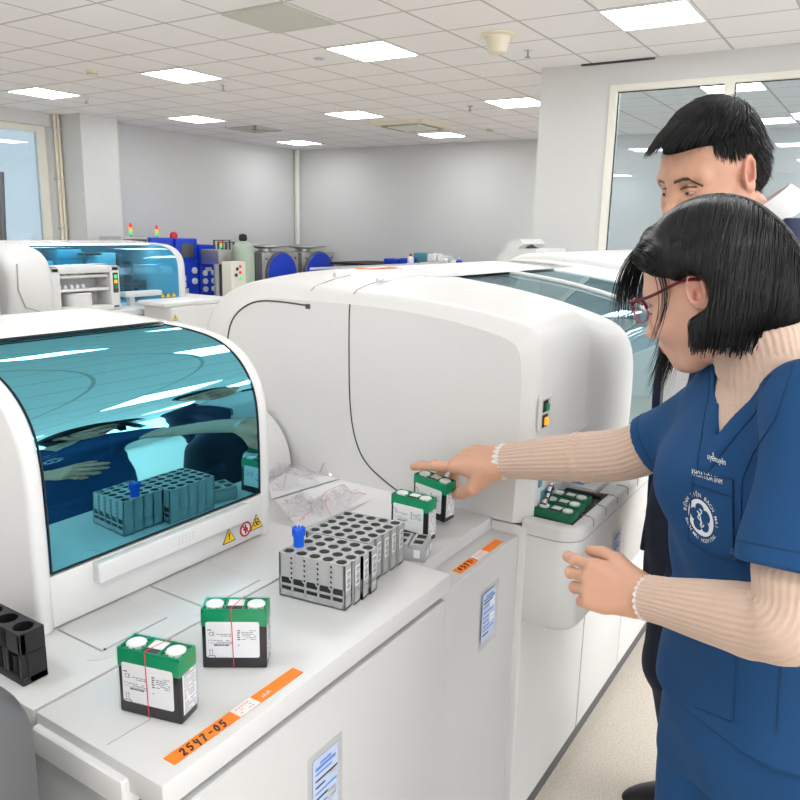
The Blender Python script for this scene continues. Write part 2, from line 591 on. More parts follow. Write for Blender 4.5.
def sensor(name, label, cat, px, py, kind):
    p = at(px, py, z=CZ)
    t = thing(name, label, cat, (p[0], p[1], CZ), 0, {'sp': 'ceiling sprinklers', 'sm': 'round ceiling detectors'}.get(kind))
    if kind == 'sp':
        MB().lathe([(0.038, -0.001), (0.034, -0.008), (0.012, -0.010)], 'chrome', n=14).build('escutcheon', None, t, local=True)
        MB().cyl((0, 0, -0.055), (0, 0, -0.008), 0.009, 'softseam', 8).build('stem', None, t, local=True)
        MB().lathe([(0.024, -0.060), (0.024, -0.055)], 'softseam', n=12).build('deflector', None, t, local=True)
    elif kind == 'cup':
        MB().lathe([(0.135, -0.001), (0.130, -0.012), (0.098, -0.022)], 'cream', n=28).build('rim', None, t, local=True)
        MB().lathe([(0.100, -0.02), (0.072, -0.135), (0.06, -0.142), (0.02, -0.145)], 'cream', n=28).build('cup', None, t, local=True)
    else:
        MB().lathe([(0.06, 0), (0.062, -0.016), (0.05, -0.020)], 'cream', n=20).build('base', None, t, local=True)
        MB().lathe([(0.05, -0.018), (0.048, -0.035), (0.03, -0.045), (0.0, -0.046)], 'cream', n=20).build('sensor_head', None, t, local=True)
        MB().lathe([(0.052, -0.026), (0.052, -0.032)], 'softseam', n=20).build('vent_ring', None, t, local=True)


sensor('smoke_detector', 'cream smoke detector on the ceiling behind the upper left light', 'smoke detector', 92, 71, 'sm')
sensor('smoke_detector', 'cream smoke detector far back between two far lights', 'smoke detector', 490, 129, 'sm')
sensor('ceiling_speaker', 'cream cup shaped fixture on the ceiling left of the partition', 'ceiling fixture', 498, 34, 'cup')
for n, (px, py, l) in enumerate(((86, 98, 'ceiling sprinkler right of the leftmost light'), (223, 85, 'ceiling sprinkler right of the upper left light'), (226, 123, 'ceiling sprinkler beside the small dark air diffuser'),
                                 (528, 50, 'nearest ceiling sprinkler, beside the cream cup fixture'), (470, 106, 'ceiling sprinkler left of the light at the partition edge'), (323, 143, 'farthest ceiling sprinkler, beside the last light'))):
    sensor('fire_sprinkler', l, 'sprinkler', px, py, 'sp')
p = at(319, 58, z=CZ)
tag(MB().lathe([(0.05, CZ), (0.048, CZ-0.01), (0.0, CZ-0.011)], 'lgrey', Matrix.Translation((p[0], p[1], 0)), 18).build('ceiling_cover_plate'), 'flat round cover plate on the ceiling below the grille', 'cover plate')

# monitors in the room behind the partition glass
for y0, y1, z0, z1, lab in ((0.8, 1.75, 1.18, 1.60, 'wall monitor showing a blue green picture behind the partition glass'),):
    t = thing('wall_monitor', lab, 'monitor', (9.6, (y0+y1)/2, z0))
    MB().box((9.6, y0, z0), (9.66, y1, z1), bev=0.01).build('casing', 'black', t)
    sm = mat('screen_picture', (0.1, 0.4, 0.8), 0.3)
    nt = sm.node_tree
    pr_ = nt.nodes['Principled BSDF']
    tc = nt.nodes.new('ShaderNodeTexCoord')
    n = nt.nodes.new('ShaderNodeTexNoise')
    n.inputs['Scale'].default_value = 5
    n.inputs['Distortion'].default_value = 1.2
    cr = nt.nodes.new('ShaderNodeValToRGB')
    e = cr.color_ramp.elements
    e[0].color, e[0].position = (0.01, 0.2, 0.75, 1), 0.35
    e[1].color, e[1].position = (0.55, 0.9, 0.9, 1), 0.68
    k = e.new(0.52)
    k.color = (0.1, 0.62, 0.45, 1)
    nt.links.new(tc.outputs['Object'], n.inputs['Vector'])
    nt.links.new(n.outputs['Fac'], cr.inputs[0])
    nt.links.new(cr.outputs[0], pr_.inputs['Emission Color'])
    pr_.inputs['Emission Strength'].default_value = 1.0
    MB().box((9.594, y0+0.02, z0+0.02), (9.6, y1-0.02, z1-0.02)).build('screen', sm, t)
    MB().box((9.66, (y0+y1)/2-0.04, 0.0), (9.72, (y0+y1)/2+0.04, z1-0.1), 'dgrey').box((9.45, (y0+y1)/2-0.3, 0.0), (9.95, (y0+y1)/2+0.3, 0.03), 'dgrey').build('stand', None, t)
# ================================================================== near analyser unit: worktop, cupboard and teal hood
def quad_on(mb, pts, th, m):
    """thin plate lying on z planes: pts are 3-D points, extruded up by th"""
    n = len(pts)
    vs = [tuple(p) for p in pts]+[(p[0], p[1], p[2]+th) for p in pts]
    mb.add(vs, [list(range(n))[::-1], [n+i for i in range(n)]]+[(i, (i+1) % n, n+(i+1) % n, n+i) for i in range(n)], m)


def rounded_rect(x0, y0, x1, y1, r, n=6):
    out = []
    for cx, cy, a0 in ((x1-r, y1-r, 0), (x0+r, y1-r, 90), (x0+r, y0+r, 180), (x1-r, y0+r, 270)):
        for k in range(n+1):
            a = math.radians(a0+90*k/n)
            out.append((cx+r*math.cos(a), cy+r*math.sin(a)))
    return out


A = thing('sample_analyzer', 'white sampling unit with teal curved hood and worktop in the left foreground', 'laboratory analyzer', (0.8, 1.1, 0))
b = MB()
b.box((0.470, 0.598, 0.866), (1.117, 0.834, 0.900), bev=0.004)
b.build('worktop', 'deckwhite', A)
b = MB().box((0.470, 0.838, 0.864), (1.117, 1.66, 0.8995), bev=0.003)
b.box((0.42, 0.86, 0.864), (0.469, 1.66, 0.8985), bev=0.003)
b.build('deck', 'deckwhite', A)
MB().box((0.49, 0.625, 0.06), (1.112, 1.64, 0.862)).build('cabinet_body', 'white2', A)
MB().box((0.48, 0.600, 0.075), (1.112, 0.622, 0.852), bev=0.008, seg=3).build('cabinet_door', 'white2', A)
MB().box((0.461, 0.655, 0.846), (0.488, 0.832, 0.885), bev=0.006, seg=3).build('side_drawer', 'white', A)
MB().box((0.476, 0.632, 0.08), (0.489, 1.62, 0.838), bev=0.005).build('side_panel', 'white2', A)
MB().box((0.51, 0.65, 0.0), (1.10, 1.6, 0.06)).build('plinth', 'dgrey', A)

H1 = [(0.990, 0.9), (0.987, 1.0), (0.987, 1.12), (0.992, 1.18), (1.010, 1.225), (1.047, 1.264), (1.097, 1.289), (1.18, 1.301), (1.27, 1.304), (1.42, 1.312), (1.52, 1.314), (1.60, 1.30), (1.635, 1.25), (1.64, 1.1), (1.64, 0.9)]
h1 = prof(H1, 90, 2)


def inset(p, d):
    p = np.array(p)
    t = np.gradient(p, axis=0)
    t /= np.linalg.norm(t, axis=1, keepdims=True)+1e-9
    return p+np.stack([t[:, 1], -t[:, 0]], 1)*d      # to the right of travel: into the body


def cap_slab(x0, x1, P, r=0.007, closed_face=True):
    """upright slab with the profile's outline and softened edges"""
    Pi = inset(P, r)
    Pm = inset(P, r*0.3)
    secs = [[(x0, *q) for q in Pi], [(x0+r*0.3, *q) for q in Pm], [(x0+r, *q) for q in P], [(x1-r, *q) for q in P], [(x1-r*0.3, *q) for q in Pm], [(x1, *q) for q in Pi]]
    mb = MB()
    mb.loft(secs, None, closed=True, caps=(True, True))
    return mb


cap_slab(0.574, 0.602, h1, 0.009).build('hood_end_left', 'white', A, 50)
cap_slab(1.048, 1.075, h1, 0.009).build('hood_end_right', 'white', A, 50)
ig = [i for i, q in enumerate(h1) if q[1] > 0.988 and q[0] < 1.262]
gl = inset(h1, 0.004)[ig[0]:ig[-1]+1]
MB().loft([[(0.600, *q) for q in gl], [(1.050, *q) for q in gl]]).build('hood_window', 'glass_main', A, 60)
gk = MB()
for x in (0.603, 1.047):
    gk.tube([(x, q[0]-0.0015, q[1]+0.0005) for q in gl], 0.0011, 'blackmat', 6)
gk.tube([(0.602, gl[-1][0], gl[-1][1]+0.003), (1.048, gl[-1][0], gl[-1][1]+0.003)], 0.0013, 'blackmat', 6)
gk.tube([(0.602, gl[0][0]-0.002, gl[0][1]), (1.048, gl[0][0]-0.002, gl[0][1])], 0.0011, 'blackmat', 6)
gk.build('window_gasket', None, A)
it = [i for i, q in enumerate(h1) if q[0] >= 1.258 and i > 30]
tp = h1[it[0]:]
MB().loft([[(0.58, *q) for q in tp], [(1.07, *q) for q in tp]]).build('hood_top', 'white', A, 60)
MB().box((0.600, 0.992, 0.903), (1.050, 1.02, 0.986), bev=0.002).build('front_panel', 'white', A)
hd = MB().box((0.672, 0.976, 0.950), (1.005, 0.994, 0.984), bev=0.004, seg=3)
for k in range(5):
    for j in range(3):
        hd.cyl((0.83+0.008*k, 0.9755, 0.962+0.006*j), (0.83+0.008*k, 0.9765, 0.962+0.006*j), 0.0015, 'lgrey', 6)
hd.mats.insert(0, M['white'])
hd.m = [0 if i < len(hd.m)-15*8 else 1 for i in range(len(hd.m))]
hd.build('hood_handle', None, A)
MB().box((0.602, 1.03, 0.902), (1.048, 1.62, 0.906)).build('interior_floor', 'lgrey', A)
MB().box((0.602, 1.45, 0.906), (1.048, 1.46, 1.29)).build('interior_back', 'tealin', A)


def lid(x0, y0, x1, y1, name, par):
    mb = MB()
    mb.box((x0, y0, 0.8990), (x1, y1, 0.9018), 'deckwhite', bev=0.001)
    mb.box((x0-0.0015, y0-0.0015, 0.8990), (x1+0.0015, y1+0.0015, 0.8999), 'softseam')
    mb.build(name, None, par)


for x0, y0, x1, y1 in ((0.605, 0.886, 0.722, 0.990), (0.779, 0.858, 0.901, 0.990)):
    lid(x0, y0, x1, y1, 'access_lid', A)
    mb = MB()
    P = [(x0+0.004+0.030*math.cos(a), y0-0.003-0.020*math.sin(a)) for a in np.linspace(0, PI, 14)]
    mb.prism(P, 'z', 0.8994, 0.9001, 'lgrey')
    mb.box((x0+0.003, y0-0.003, 0.8995), (x0+0.006, y0+0.003, 0.9016), 'ink')
    mb.build('finger_notch', None, A)
mb = MB()
pts = smooth_poly([(0.80, 0.79), (0.815, 0.81), (0.80, 0.828), (0.77, 0.83)], 3)
strip([(p[0], p[1], 0.9001) for p in pts], 0.0012, 0.0004, (0, 0, 1), 'softseam', mb)
mb.build('deck_scratch', None, A)
mb = MB()
strip([(*at(151, 719, z=0.9)[:2], 0.9001), (*at(107, 745, z=0.9)[:2], 0.9001)], 0.001, 0.0004, (0, 0, 1), 'softseam', mb)
mb.build('deck_scoring', None, A)


def tri(c, s, T, m, mb, th=0.0006):
    a = [(c[0]-s/2, c[1]-s*0.43), (c[0]+s/2, c[1]-s*0.43), (c[0], c[1]+s*0.43)]
    n = len(a)
    mb.add([(p[0], p[1], 0) for p in a]+[(p[0], p[1], th) for p in a], [list(range(n))[::-1], [n+i for i in range(n)]]+[(i, (i+1) % n, n+(i+1) % n, n+i) for i in range(n)], m, T)


def front_T(x, y, z):
    """sticker frame on a wall that faces -Y: local x to +X, local y up"""
    return Matrix.Translation((x, y, z)) @ Matrix(((1, 0, 0, 0), (0, 0, -1, 0), (0, 1, 0, 0), (0, 0, 0, 1)))


def disc(mb, T, r0, r1, m, z0=0.0, z1=0.0006, n=24):
    if r0 <= 0:
        P = [(r1*math.cos(2*PI*k/n), r1*math.sin(2*PI*k/n)) for k in range(n)]
        mb.prism(P, 'z', z0, z1, m, T)
    else:
        vs, fs = [], []
        for k in range(n):
            c, s = math.cos(2*PI*k/n), math.sin(2*PI*k/n)
            vs += [(r0*c, r0*s, z0), (r1*c, r1*s, z0), (r1*c, r1*s, z1), (r0*c, r0*s, z1)]
        for k in range(n):
            j = (k+1) % n
            for q in range(4):
                fs.append((k*4+q, j*4+q, j*4+(q+1) % 4, k*4+(q+1) % 4))
        mb.add(vs, fs, m, T)


def warning_triangle(T, s, par, name='warning_label', bio=False):
    mb = MB()
    tri((0, 0), s, T, 'ink', mb, 0.0005)
    tri((0, -s*0.01), s*0.84, T, 'yellow', mb, 0.0009)
    if bio:
        for a in (90, 210, 330):
            disc(mb, T @ Matrix.Translation((0.13*s*math.cos(math.radians(a)), 0.13*s*math.sin(math.radians(a))-0.06*s, 0.0009)), 0.07*s, 0.125*s, 'ink', 0, 0.0004, 14)
        disc(mb, T @ Matrix.Translation((0, -0.06*s, 0.0009)), 0, 0.04*s, 'ink', 0, 0.0004, 10)
    else:
        mb.box((-0.04*s, -0.12*s, 0.0008), (0.04*s, 0.18*s, 0.0013), 'ink', T)
        mb.box((-0.04*s, -0.25*s, 0.0008), (0.04*s, -0.17*s, 0.0013), 'ink', T)
    return mb.build(name, None, par)


warning_triangle(front_T(0.962, 0.9915, 0.930), 0.034, A)
mb = MB()
T = front_T(1.006, 0.9915, 0.928)
disc(mb, T, 0, 0.0145, 'label', 0, 0.0004)
disc(mb, T, 0.0115, 0.0152, 'red', 0, 0.0009)
mb.box((-0.013, -0.0015, 0.0002), (0.013, 0.0015, 0.0009), 'red', T @ Matrix.Rotation(math.radians(-45), 4, 'Z'))
mb.box((-0.002, -0.009, 0.0002), (0.002, 0.009, 0.0006), 'ink', T)
mb.box((-0.006, -0.002, 0.0002), (0.006, 0.002, 0.0006), 'ink', T)
mb.build('prohibition_label', None, A)
warning_triangle(front_T(1.036, 0.9915, 0.934), 0.036, A, bio=True)
MB().cyl((1.066, 1.0, 0.8995), (1.066, 1.0, 0.91), 0.008, 'lgrey', 12).build('hood_foot', None, A)


def tape(z, segs, writing, label, y0, T):
    """orange strip with a pale paper middle; segs are (x0, x1, material)"""
    t = thing('marker_tape', label, 'tape', T)
    y = y0
    for x0, x1, m in segs:
        k_ = 0.0 if m == 'orange' else 0.0005
        MB().box((x0, y-0.0097, z+0.0003+k_), (x1, y+0.0097, z+0.0009+k_), m).build('tape_strip' if m == 'orange' else 'paper_strip', None, t)
    return t


TP = tape(0.9, ((0.501, 0.612, 'orange'), (0.606, 0.642, 'pinkpaper'), (0.638, 0.727, 'orange')), '', 'orange tape with handwritten 2547-05 along the worktop front edge', 0.623, (0.61, 0.62, 0.9))
TP.location = (0.61, 0.62, 0.9003)
mb = MB()
hand = {'2': [(0, 0.75), (0.3, 1), (0.55, 0.8), (0.4, 0.45), (0, 0), (0.35, 0.08), (0.6, 0.02)], '5': [(0.6, 1), (0.12, 0.95), (0.1, 0.55), (0.45, 0.6), (0.55, 0.3), (0.3, 0), (0, 0.1)],
        '4': [(0.15, 1), (0.05, 0.45), (0.5, 0.5), (0.55, 1), (0.48, 0.5), (0.42, -0.15)], '7': [(0, 0.9), (0.6, 1), (0.35, 0.5), (0.2, -0.1)], '-': [(0.1, 0.5), (0.6, 0.52)],
        '0': [(0.35, 1), (0.05, 0.6), (0.15, 0.05), (0.45, 0.1), (0.6, 0.6), (0.35, 1)], '3': [(0.05, 0.95), (0.5, 0.9), (0.25, 0.55), (0.55, 0.3), (0.1, 0)], 'Y': [(0.05, 1), (0.3, 0.5), (0.55, 1), (0.3, 0.5), (0.2, 0)],
        '1': [(0.3, 1), (0.25, 0)], ')': [(0.1, 1), (0.45, 0.6), (0.1, 0)], '#': [(0.1, 0.2), (0.3, 1), (0.25, 0.6), (0.6, 0.7), (0.5, 1), (0.35, 0.1)]}


def scrawl(mb, txt, x, y, z, h, adv, r, m='ink', slant=0.25):
    for c in txt:
        P = smooth_poly([(x+(q[0]+slant*q[1])*h*0.8, y+(q[1]-0.5)*h, z) for q in hand[c]], 1)
        mb.tube(P, r, m, 5)
        x += adv


scrawl(mb, '2547-05', 0.517, 0.622, 0.9012, 0.0125, 0.0105, 0.0014)
mb.build('handwriting', None, TP)
mb = MB()
for k in range(3):
    for j in range(5):
        if rng.random() < 0.75:
            mb.box((0.611+0.005*j, 0.617+0.005*k, 0.9016), (0.611+0.005*j+0.0035, 0.6185+0.005*k, 0.9019), 'greyink')
for j in range(4):
    mb.tube([(0.652+0.004*j, 0.618, 0.9012), (0.654+0.004*j, 0.622+0.003*(j % 2), 0.9012), (0.656+0.004*j, 0.619, 0.9012)], 0.0005, 'label', 4)
mb.build('small_print', None, TP)


def document(name, label, x, z, w, h, ty, par_loc, slant=0.0):
    """printed sheet in a clear pocket on a front that faces -Y"""
    t = thing(name, label, 'document', (x, ty, z))
    MB().box((x-0.011, ty-0.0016, z-0.016), (x+w+0.011, ty-0.0002, z+h+0.012), 'film').build('clear_pocket', None, t)
    mb = MB().box((x, ty-0.0013, z), (x+w, ty-0.0008, z+h), 'lblue')
    mb.box((x+0.006, ty-0.0017, z+h*0.84), (x+w-0.006, ty-0.0013, z+h*0.88), 'blueink')
    mb.box((x+0.016, ty-0.0017, z+h*0.90), (x+w-0.016, ty-0.0013, z+h*0.93), 'blueink')
    k = z+h*0.78
    while k > z+0.008:
        ww = w*rng.uniform(0.35, 0.88)
        mb.box((x+0.006, ty-0.0017, k), (x+0.006+ww, ty-0.0013, k+0.0028), 'ink' if rng.random() < 0.35 else 'blueink')
        if rng.random() < 0.5:
            mb.box((x+w*0.55, ty-0.0016, k-0.006), (x+w*0.92, ty-0.0012, k+0.001), 'paper')
        k -= rng.uniform(0.007, 0.013)
    mb.build('printed_sheet', None, t)
    return t


document('printed_notice', 'blue printed notice in a clear pocket on the near cupboard door, cut by the frame', 0.729, 0.640, 0.058, 0.122, 0.600, None)
document('printed_notice', 'blue printed notice in a clear pocket below the second orange tape', 1.297, 0.668, 0.062, 0.108, 0.6195, None)

# ================================================================== the big white analyser
B = thing('chemistry_analyzer', 'large white analyzer with rounded hood, smoky teal windows and a projecting loader box', 'laboratory analyzer', (2.0, 1.1, 0))
MB().box((1.121, 0.690, 0.80), (1.474, 1.66, 0.875), bev=0.003).build('worktop', 'deckwhite', B)
MB().box((1.121, 0.622, 0.07), (1.474, 0.700, 0.847), bev=0.005, seg=3).build('cabinet_door', 'white2', B)
MB().box((1.13, 0.70, 0.06), (2.9, 1.62, 0.868)).build('cabinet_body', 'white2', B)
MB().box((1.13, 0.632, 0.0), (2.9, 1.6, 0.062)).build('plinth', 'dgrey', B)
for x0, x1 in ((1.486, 1.978), (1.984, 2.372), (2.378, 2.90)):
    MB().box((x0, 0.620, 0.065), (x1, 0.70, 0.80), bev=0.004).build('cabinet_door', 'white', B)
MB().box((1.4735, 0.606, 0.06), (1.484, 0.71, 0.868), bev=0.003).build('corner_post', 'white', B)

# hood: sections along the row
crease = [(0.640, 0.872), (0.636, 1.0), (0.636, 1.15), (0.640, 1.245), (0.656, 1.272), (0.70, 1.285), (0.79, 1.303), (0.93, 1.318), (1.06, 1.322), (1.20, 1.322), (1.35, 1.322), (1.43, 1.305), (1.50, 1.255), (1.545, 1.18), (1.56, 1.08), (1.56, 0.872)]
crest = [(0.603, 0.872), (0.602, 1.0), (0.602, 1.2), (0.604, 1.262), (0.615, 1.292), (0.642, 1.311), (0.76, 1.332), (0.90, 1.347), (1.06, 1.352), (1.20, 1.356), (1.35, 1.366), (1.45, 1.356), (1.54, 1.318), (1.60, 1.255), (1.625, 1.17), (1.63, 1.05), (1.63, 0.872)]
body2 = [(0.606, 0.872), (0.605, 1.0), (0.605, 1.2), (0.607, 1.262), (0.622, 1.296), (0.655, 1.318), (0.76, 1.343), (0.90, 1.362), (1.06, 1.374), (1.20, 1.384), (1.35, 1.386), (1.46, 1.374), (1.55, 1.336), (1.61, 1.27), (1.635, 1.18), (1.64, 1.05), (1.64, 0.872)]
flange = [(0.553, 0.872), (0.548, 1.0), (0.547, 1.12), (0.552, 1.19), (0.567, 1.238), (0.60, 1.270), (0.655, 1.290), (0.76, 1.318), (0.90, 1.345), (1.06, 1.364), (1.20, 1.378), (1.35, 1.386), (1.46, 1.376), (1.55, 1.338), (1.61, 1.27), (1.635, 1.18), (1.64, 1.05), (1.64, 0.872)]


def cut_front(P, z0):
    """drop the front part of a profile below z0"""
    return [p for p in P if not (p[0] < 0.8 and p[1] < z0)] if z0 else P


def lerp(a, b, t):
    a, b = prof(a, 80), prof(b, 80)
    return a*(1-t)+b*t


NP = 80
sec = []
c0, c1, c2, c3 = prof(crease, NP), prof(crest, NP), prof(body2, NP), prof(flange, NP)
for x, t in ((1.472, 0.0), (1.4735, 0.05), (1.480, 0.30), (1.488, 0.60), (1.495, 0.85), (1.502, 0.97), (1.510, 1.0)):
    sec.append([(x, *q) for q in (c0*(1-t)+c1*t)])
for x, t in ((1.60, 0.5), (1.70, 0.85), (1.80, 1.0)):
    sec.append([(x, *q) for q in (c1*(1-t)+c2*t)])
shell = MB().loft([sec[0]], None, closed=True)
shell.loft(sec, None, closed=True, caps=(True, False))
shell.build('hood_shell', 'white', B, 28)
sec = []
for x, t in ((1.80, 0.0), (1.815, 0.12), (1.84, 0.42), (1.88, 0.74), (1.93, 0.93), (1.985, 1.0), (1.996, 0.985)):
    sec.append([(x, *q) for q in (c2*(1-t)+c3*t)])
sec.append([(2.0, *q) for q in inset(c3, 0.010)])
MB().loft(sec, None, closed=True, caps=(False, True)).build('hood_flange', 'white', B, 60)

# openings and seams of the big hood
sm_ = MB()
P = prof([(1.089, 1.3225), (1.091, 1.300), (1.091, 1.20), (1.088, 1.08), (1.075, 1.0), (1.045, 0.94), (0.99, 0.905), (0.94, 0.882)], 40)
strip([(1.4716, q[0], q[1]) for q in P], 0.0032, 0.0008, (-1, 0, 0), 'seam', sm_)
P = prof([(1.505, 1.17), (1.49, 1.245), (1.45, 1.285), (1.39, 1.312), (1.30, 1.314), (1.22, 1.310)], 30)
strip([(1.4716, q[0], q[1]) for q in P], 0.0042, 0.0008, (-1, 0, 0), 'seam', sm_)
sm_.box((1.4705, 1.212, 1.302), (1.476, 1.226, 1.314), 'seam')
for yy, zz in ((1.085, 1.0), (1.215, 1.0)):
    strip([(1.48, yy, 1.347), (1.50, yy+0.004, 1.3555), (1.56, yy+0.01, 1.366), (1.66, yy+0.012, 1.378)], 0.0016, 0.0012, (-0.4, 0, 1), 'softseam', sm_)
sm_.build('panel_seam', None, B)
mb = MB()
for x, y, l, w_ in ((1.62, 1.25, 0.32, 0.012), (1.60, 1.10, 0.42, 0.009)):
    mb.box((x, y-w_/2, 1.3685), (x+l, y+w_/2, 1.3795+0.03*(y-1.1)), 'white', bev=0.002)
strip([(1.64, 1.35, 1.3895), (2.4, 1.35, 1.388)], 0.002, 0.003, (0, 0, 1), 'softseam', mb)
mb.build('top_rib', None, B)
mb = MB()
quad_on(mb, [(1.80, 1.29, 1.3856), (1.98, 1.285, 1.3856), (1.98, 1.31, 1.387), (1.80, 1.315, 1.387)], 0.0015, 'orange')
mb.box((1.83, 1.292, 1.3865), (1.93, 1.308, 1.3892), 'label')
tag(mb.build('marker_tape'), 'small orange and white sticker on top of the large analyzer', 'tape')
mb = MB()
T = front_T(1.528, 0.6035, 1.118)
mb.add([(p[0], p[1], 0) for p in rounded_rect(-0.036, -0.040, 0.036, 0.040, 0.008)]+[(p[0]*0.78, p[1]*0.86, 0.004) for p in rounded_rect(-0.036, -0.040, 0.036, 0.040, 0.008)], [tuple(range(28)), tuple(range(28, 56))]+[(i, (i+1) % 28, 28+(i+1) % 28, 28+i) for i in range(28)], 'white', T)
mb.build('switch_bezel', None, B)
mb = MB()
mb.box((-0.026, -0.032, 0.0035), (0.020, 0.034, 0.0048), 'lgrey', T)
mb.box((-0.022, 0.004, 0.0045), (0.006, 0.030, 0.0055), 'blackmat', T)
mb.box((-0.022, -0.030, 0.0045), (0.006, -0.002, 0.0055), 'blackmat', T)
sw = mb.build('switch_plate', None, B)
MB().box((-0.013, 0.006, 0.005), (0.004, 0.022, 0.011), M['green'], T, 0.003).build('green_button', 'green', B)
MB().box((-0.013, -0.026, 0.005), (0.004, -0.008, 0.011), M['amber'], T, 0.003).build('amber_button', 'amber', B)

# loading bay under the hood front
bay = MB()
bay.prism([(1.510, 0.885), (1.835, 0.885), (1.835, 1.038), (1.81, 1.034), (1.535, 1.016), (1.510, 1.005)], 'y', 0.6035, 0.612, 'lgrey')
bay.build('bay_recess', None, B)
mb = MB()
strip([(1.535, 0.601, 1.018), (1.70, 0.601, 1.029), (1.812, 0.601, 1.036), (1.828, 0.601, 1.030), (1.828, 0.601, 0.90)], 0.006, 0.003, (0, -1, 0), 'white', mb)
mb.build('bay_rim', None, B)
mb = MB()
mb.box((1.515, 0.599, 0.950), (1.530, 0.604, 0.985), 'tealin')
mb.box((1.535, 0.5985, 0.905), (1.60, 0.604, 0.935), 'tealin')
mb.build('bay_panel', None, B)
mb = MB()
mb.tube([(1.52, 0.592, 0.905), (1.545, 0.590, 0.922), (1.57, 0.592, 0.945)], 0.006, 'chrome', 8)
for k in range(4):
    mb.lathe([(0.0085, 0), (0.0085, 0.003)], 'dgrey', Matrix.Translation((1.525+0.013*k, 0.591, 0.907+0.010*k)) @ Matrix.Rotation(math.radians(55), 4, 'Y'), 12)
mb.build('transport_screw', None, B)

# projecting reagent loader with a rounded corner
R = B
def loader_ring(z, ins=0.0, x1=2.45):
    r = 0.055-ins*0.5
    x0, y0 = 1.475+ins, 0.490+ins
    pts = [(x1, 0.618), (x0, 0.618)]
    for k in range(13):
        a = PI+PI/2*k/12
        pts.append((x0+r+r*math.cos(a), y0+r+r*math.sin(a)))
    pts.append((x1, y0))
    return [(p[0], p[1], z) for p in pts]
lb = MB().loft([loader_ring(0.640, 0.02), loader_ring(0.642, 0.008), loader_ring(0.652, 0.0), loader_ring(0.8515, 0.0)], None, closed=True, caps=(True, True))
lb.build('loader_body', 'white', R, 50)
lb = MB().loft([loader_ring(0.854, 0.0), loader_ring(0.876, 0.0), loader_ring(0.883, 0.002), loader_ring(0.887, 0.007)], None, closed=True, caps=(True, True))
lb.build('loader_rim', 'white', R, 50)
lb = MB().loft([loader_ring(0.8515, 0.002), loader_ring(0.854, 0.002)], None, closed=True)
lb.build('rim_seam', 'softseam', R)
mb = MB()
mb.box((1.50, 0.512, 0.8872), (1.74, 0.612, 0.8880), 'seam')
mb.box((1.69, 0.515, 0.888), (1.704, 0.612, 0.897), 'blackmat')
mb.build('loader_well', None, R)
mb = MB().box((1.71, 0.535, 0.8872), (2.10, 0.612, 0.904), 'white', bev=0.004)
mb.build('loader_cover', None, R)
mb = MB()
for k, (x, w_) in enumerate(((1.725, 0.02), (1.755, 0.07))):
    mb.box((x, 0.575 if k else 0.57, 0.9041), (x+w_, 0.60, 0.9046), 'blueink' if not k else 'label')
mb.box((1.765, 0.580, 0.9045), (1.815, 0.595, 0.9049), 'softseam').box((1.768, 0.582, 0.9048), (1.812, 0.593, 0.9051), 'label')
mb.build('printed_legend', None, R)
warning_triangle(Matrix.Translation((1.80, 0.553, 0.9042)), 0.026, R)
mb = MB()
for k in range(6):
    mb = MB()
    x = 1.57+0.085*k
    P = [(x, 0.488, 0.868), (x, 0.4885, 0.884), (x, 0.4975, 0.8885), (x, 0.518, 0.8885)]
    mb.tube(P, 0.0011, 'softseam', 5)
    mb.build('guide_slot', None, R)
document('printed_notice', 'small blue printed notice on the front of the projecting loader box', 1.735, 0.715, 0.06, 0.075, 0.4897, None)

# teal hood of the machine further along the row
Cn = B
ig = [i for i in range(NP) if c3[i][1] > 0.95 and c3[i][0] < 1.10]
gp = inset(c3, 0.006)[ig[0]:ig[-1]+1]
MB().loft([[(2.002, *q) for q in gp], [(2.80, *q) for q in gp]]).build('hood_window', 'glass_far', Cn, 60)
ar = inset(c3, 0.0)
it = [i for i in range(NP) if c3[i][0] >= 1.085 and i > 30]
MB().loft([[(2.001, *q) for q in c3[it[0]:]], [(3.0, *q) for q in c3[it[0]:]]]).build('hood_top', 'white', Cn, 60)
MB().box((2.95, 0.64, 0.06), (3.25, 1.62, 0.868)).build('cabinet_body', 'white2', Cn)
MB().box((2.95, 0.60, 0.065), (3.25, 0.66, 0.86), bev=0.004).build('cabinet_door', 'white', Cn)
MB().box((2.95, 0.66, 0.0), (3.25, 1.6, 0.06)).build('plinth', 'dgrey', Cn)
cap_slab(2.78, 3.2, c3, 0.012).build('hood_end_right', 'white', Cn, 60)
MB().box((2.004, 0.60, 0.87), (2.78, 1.6, 0.90)).build('interior_floor', 'tealin', Cn)
MB().box((2.004, 1.15, 0.90), (2.78, 1.17, 1.34)).build('interior_back', 'lgrey', Cn)
mb = MB()
P = resample(gp, 14)
for k in (2.30,):
    mb.tube([(k+0.10*math.sin(i/13*PI*0.5), q[0], q[1]+0.004) for i, q in enumerate(P)], 0.008, 'white', 8)
mb.build('window_reflection', None, Cn)  # white tube drawn for a curved reflection on the window
Dn = thing('hooded_analyzer', 'last analyzer of the row, its white hood top just above the big one', 'laboratory analyzer', (4.0, 1.1, 0))
o = prof([(p[0], p[1]*1.02) for p in flange], 60)
cap_slab(3.30, 4.6, o, 0.02).build('hood_shell', 'white', Dn, 60)
MB().box((3.31, 0.60, 0.0), (4.59, 1.6, 0.872)).build('cabinet_body', 'white2', Dn)
P = inset(o, -0.004)
P = [q for q in P if q[0] < 1.05 and q[1] > 1.0]
MB().loft([[(3.40, *q) for q in P], [(4.3, *q) for q in P]]).build('hood_window', 'glass_far', Dn, 60)

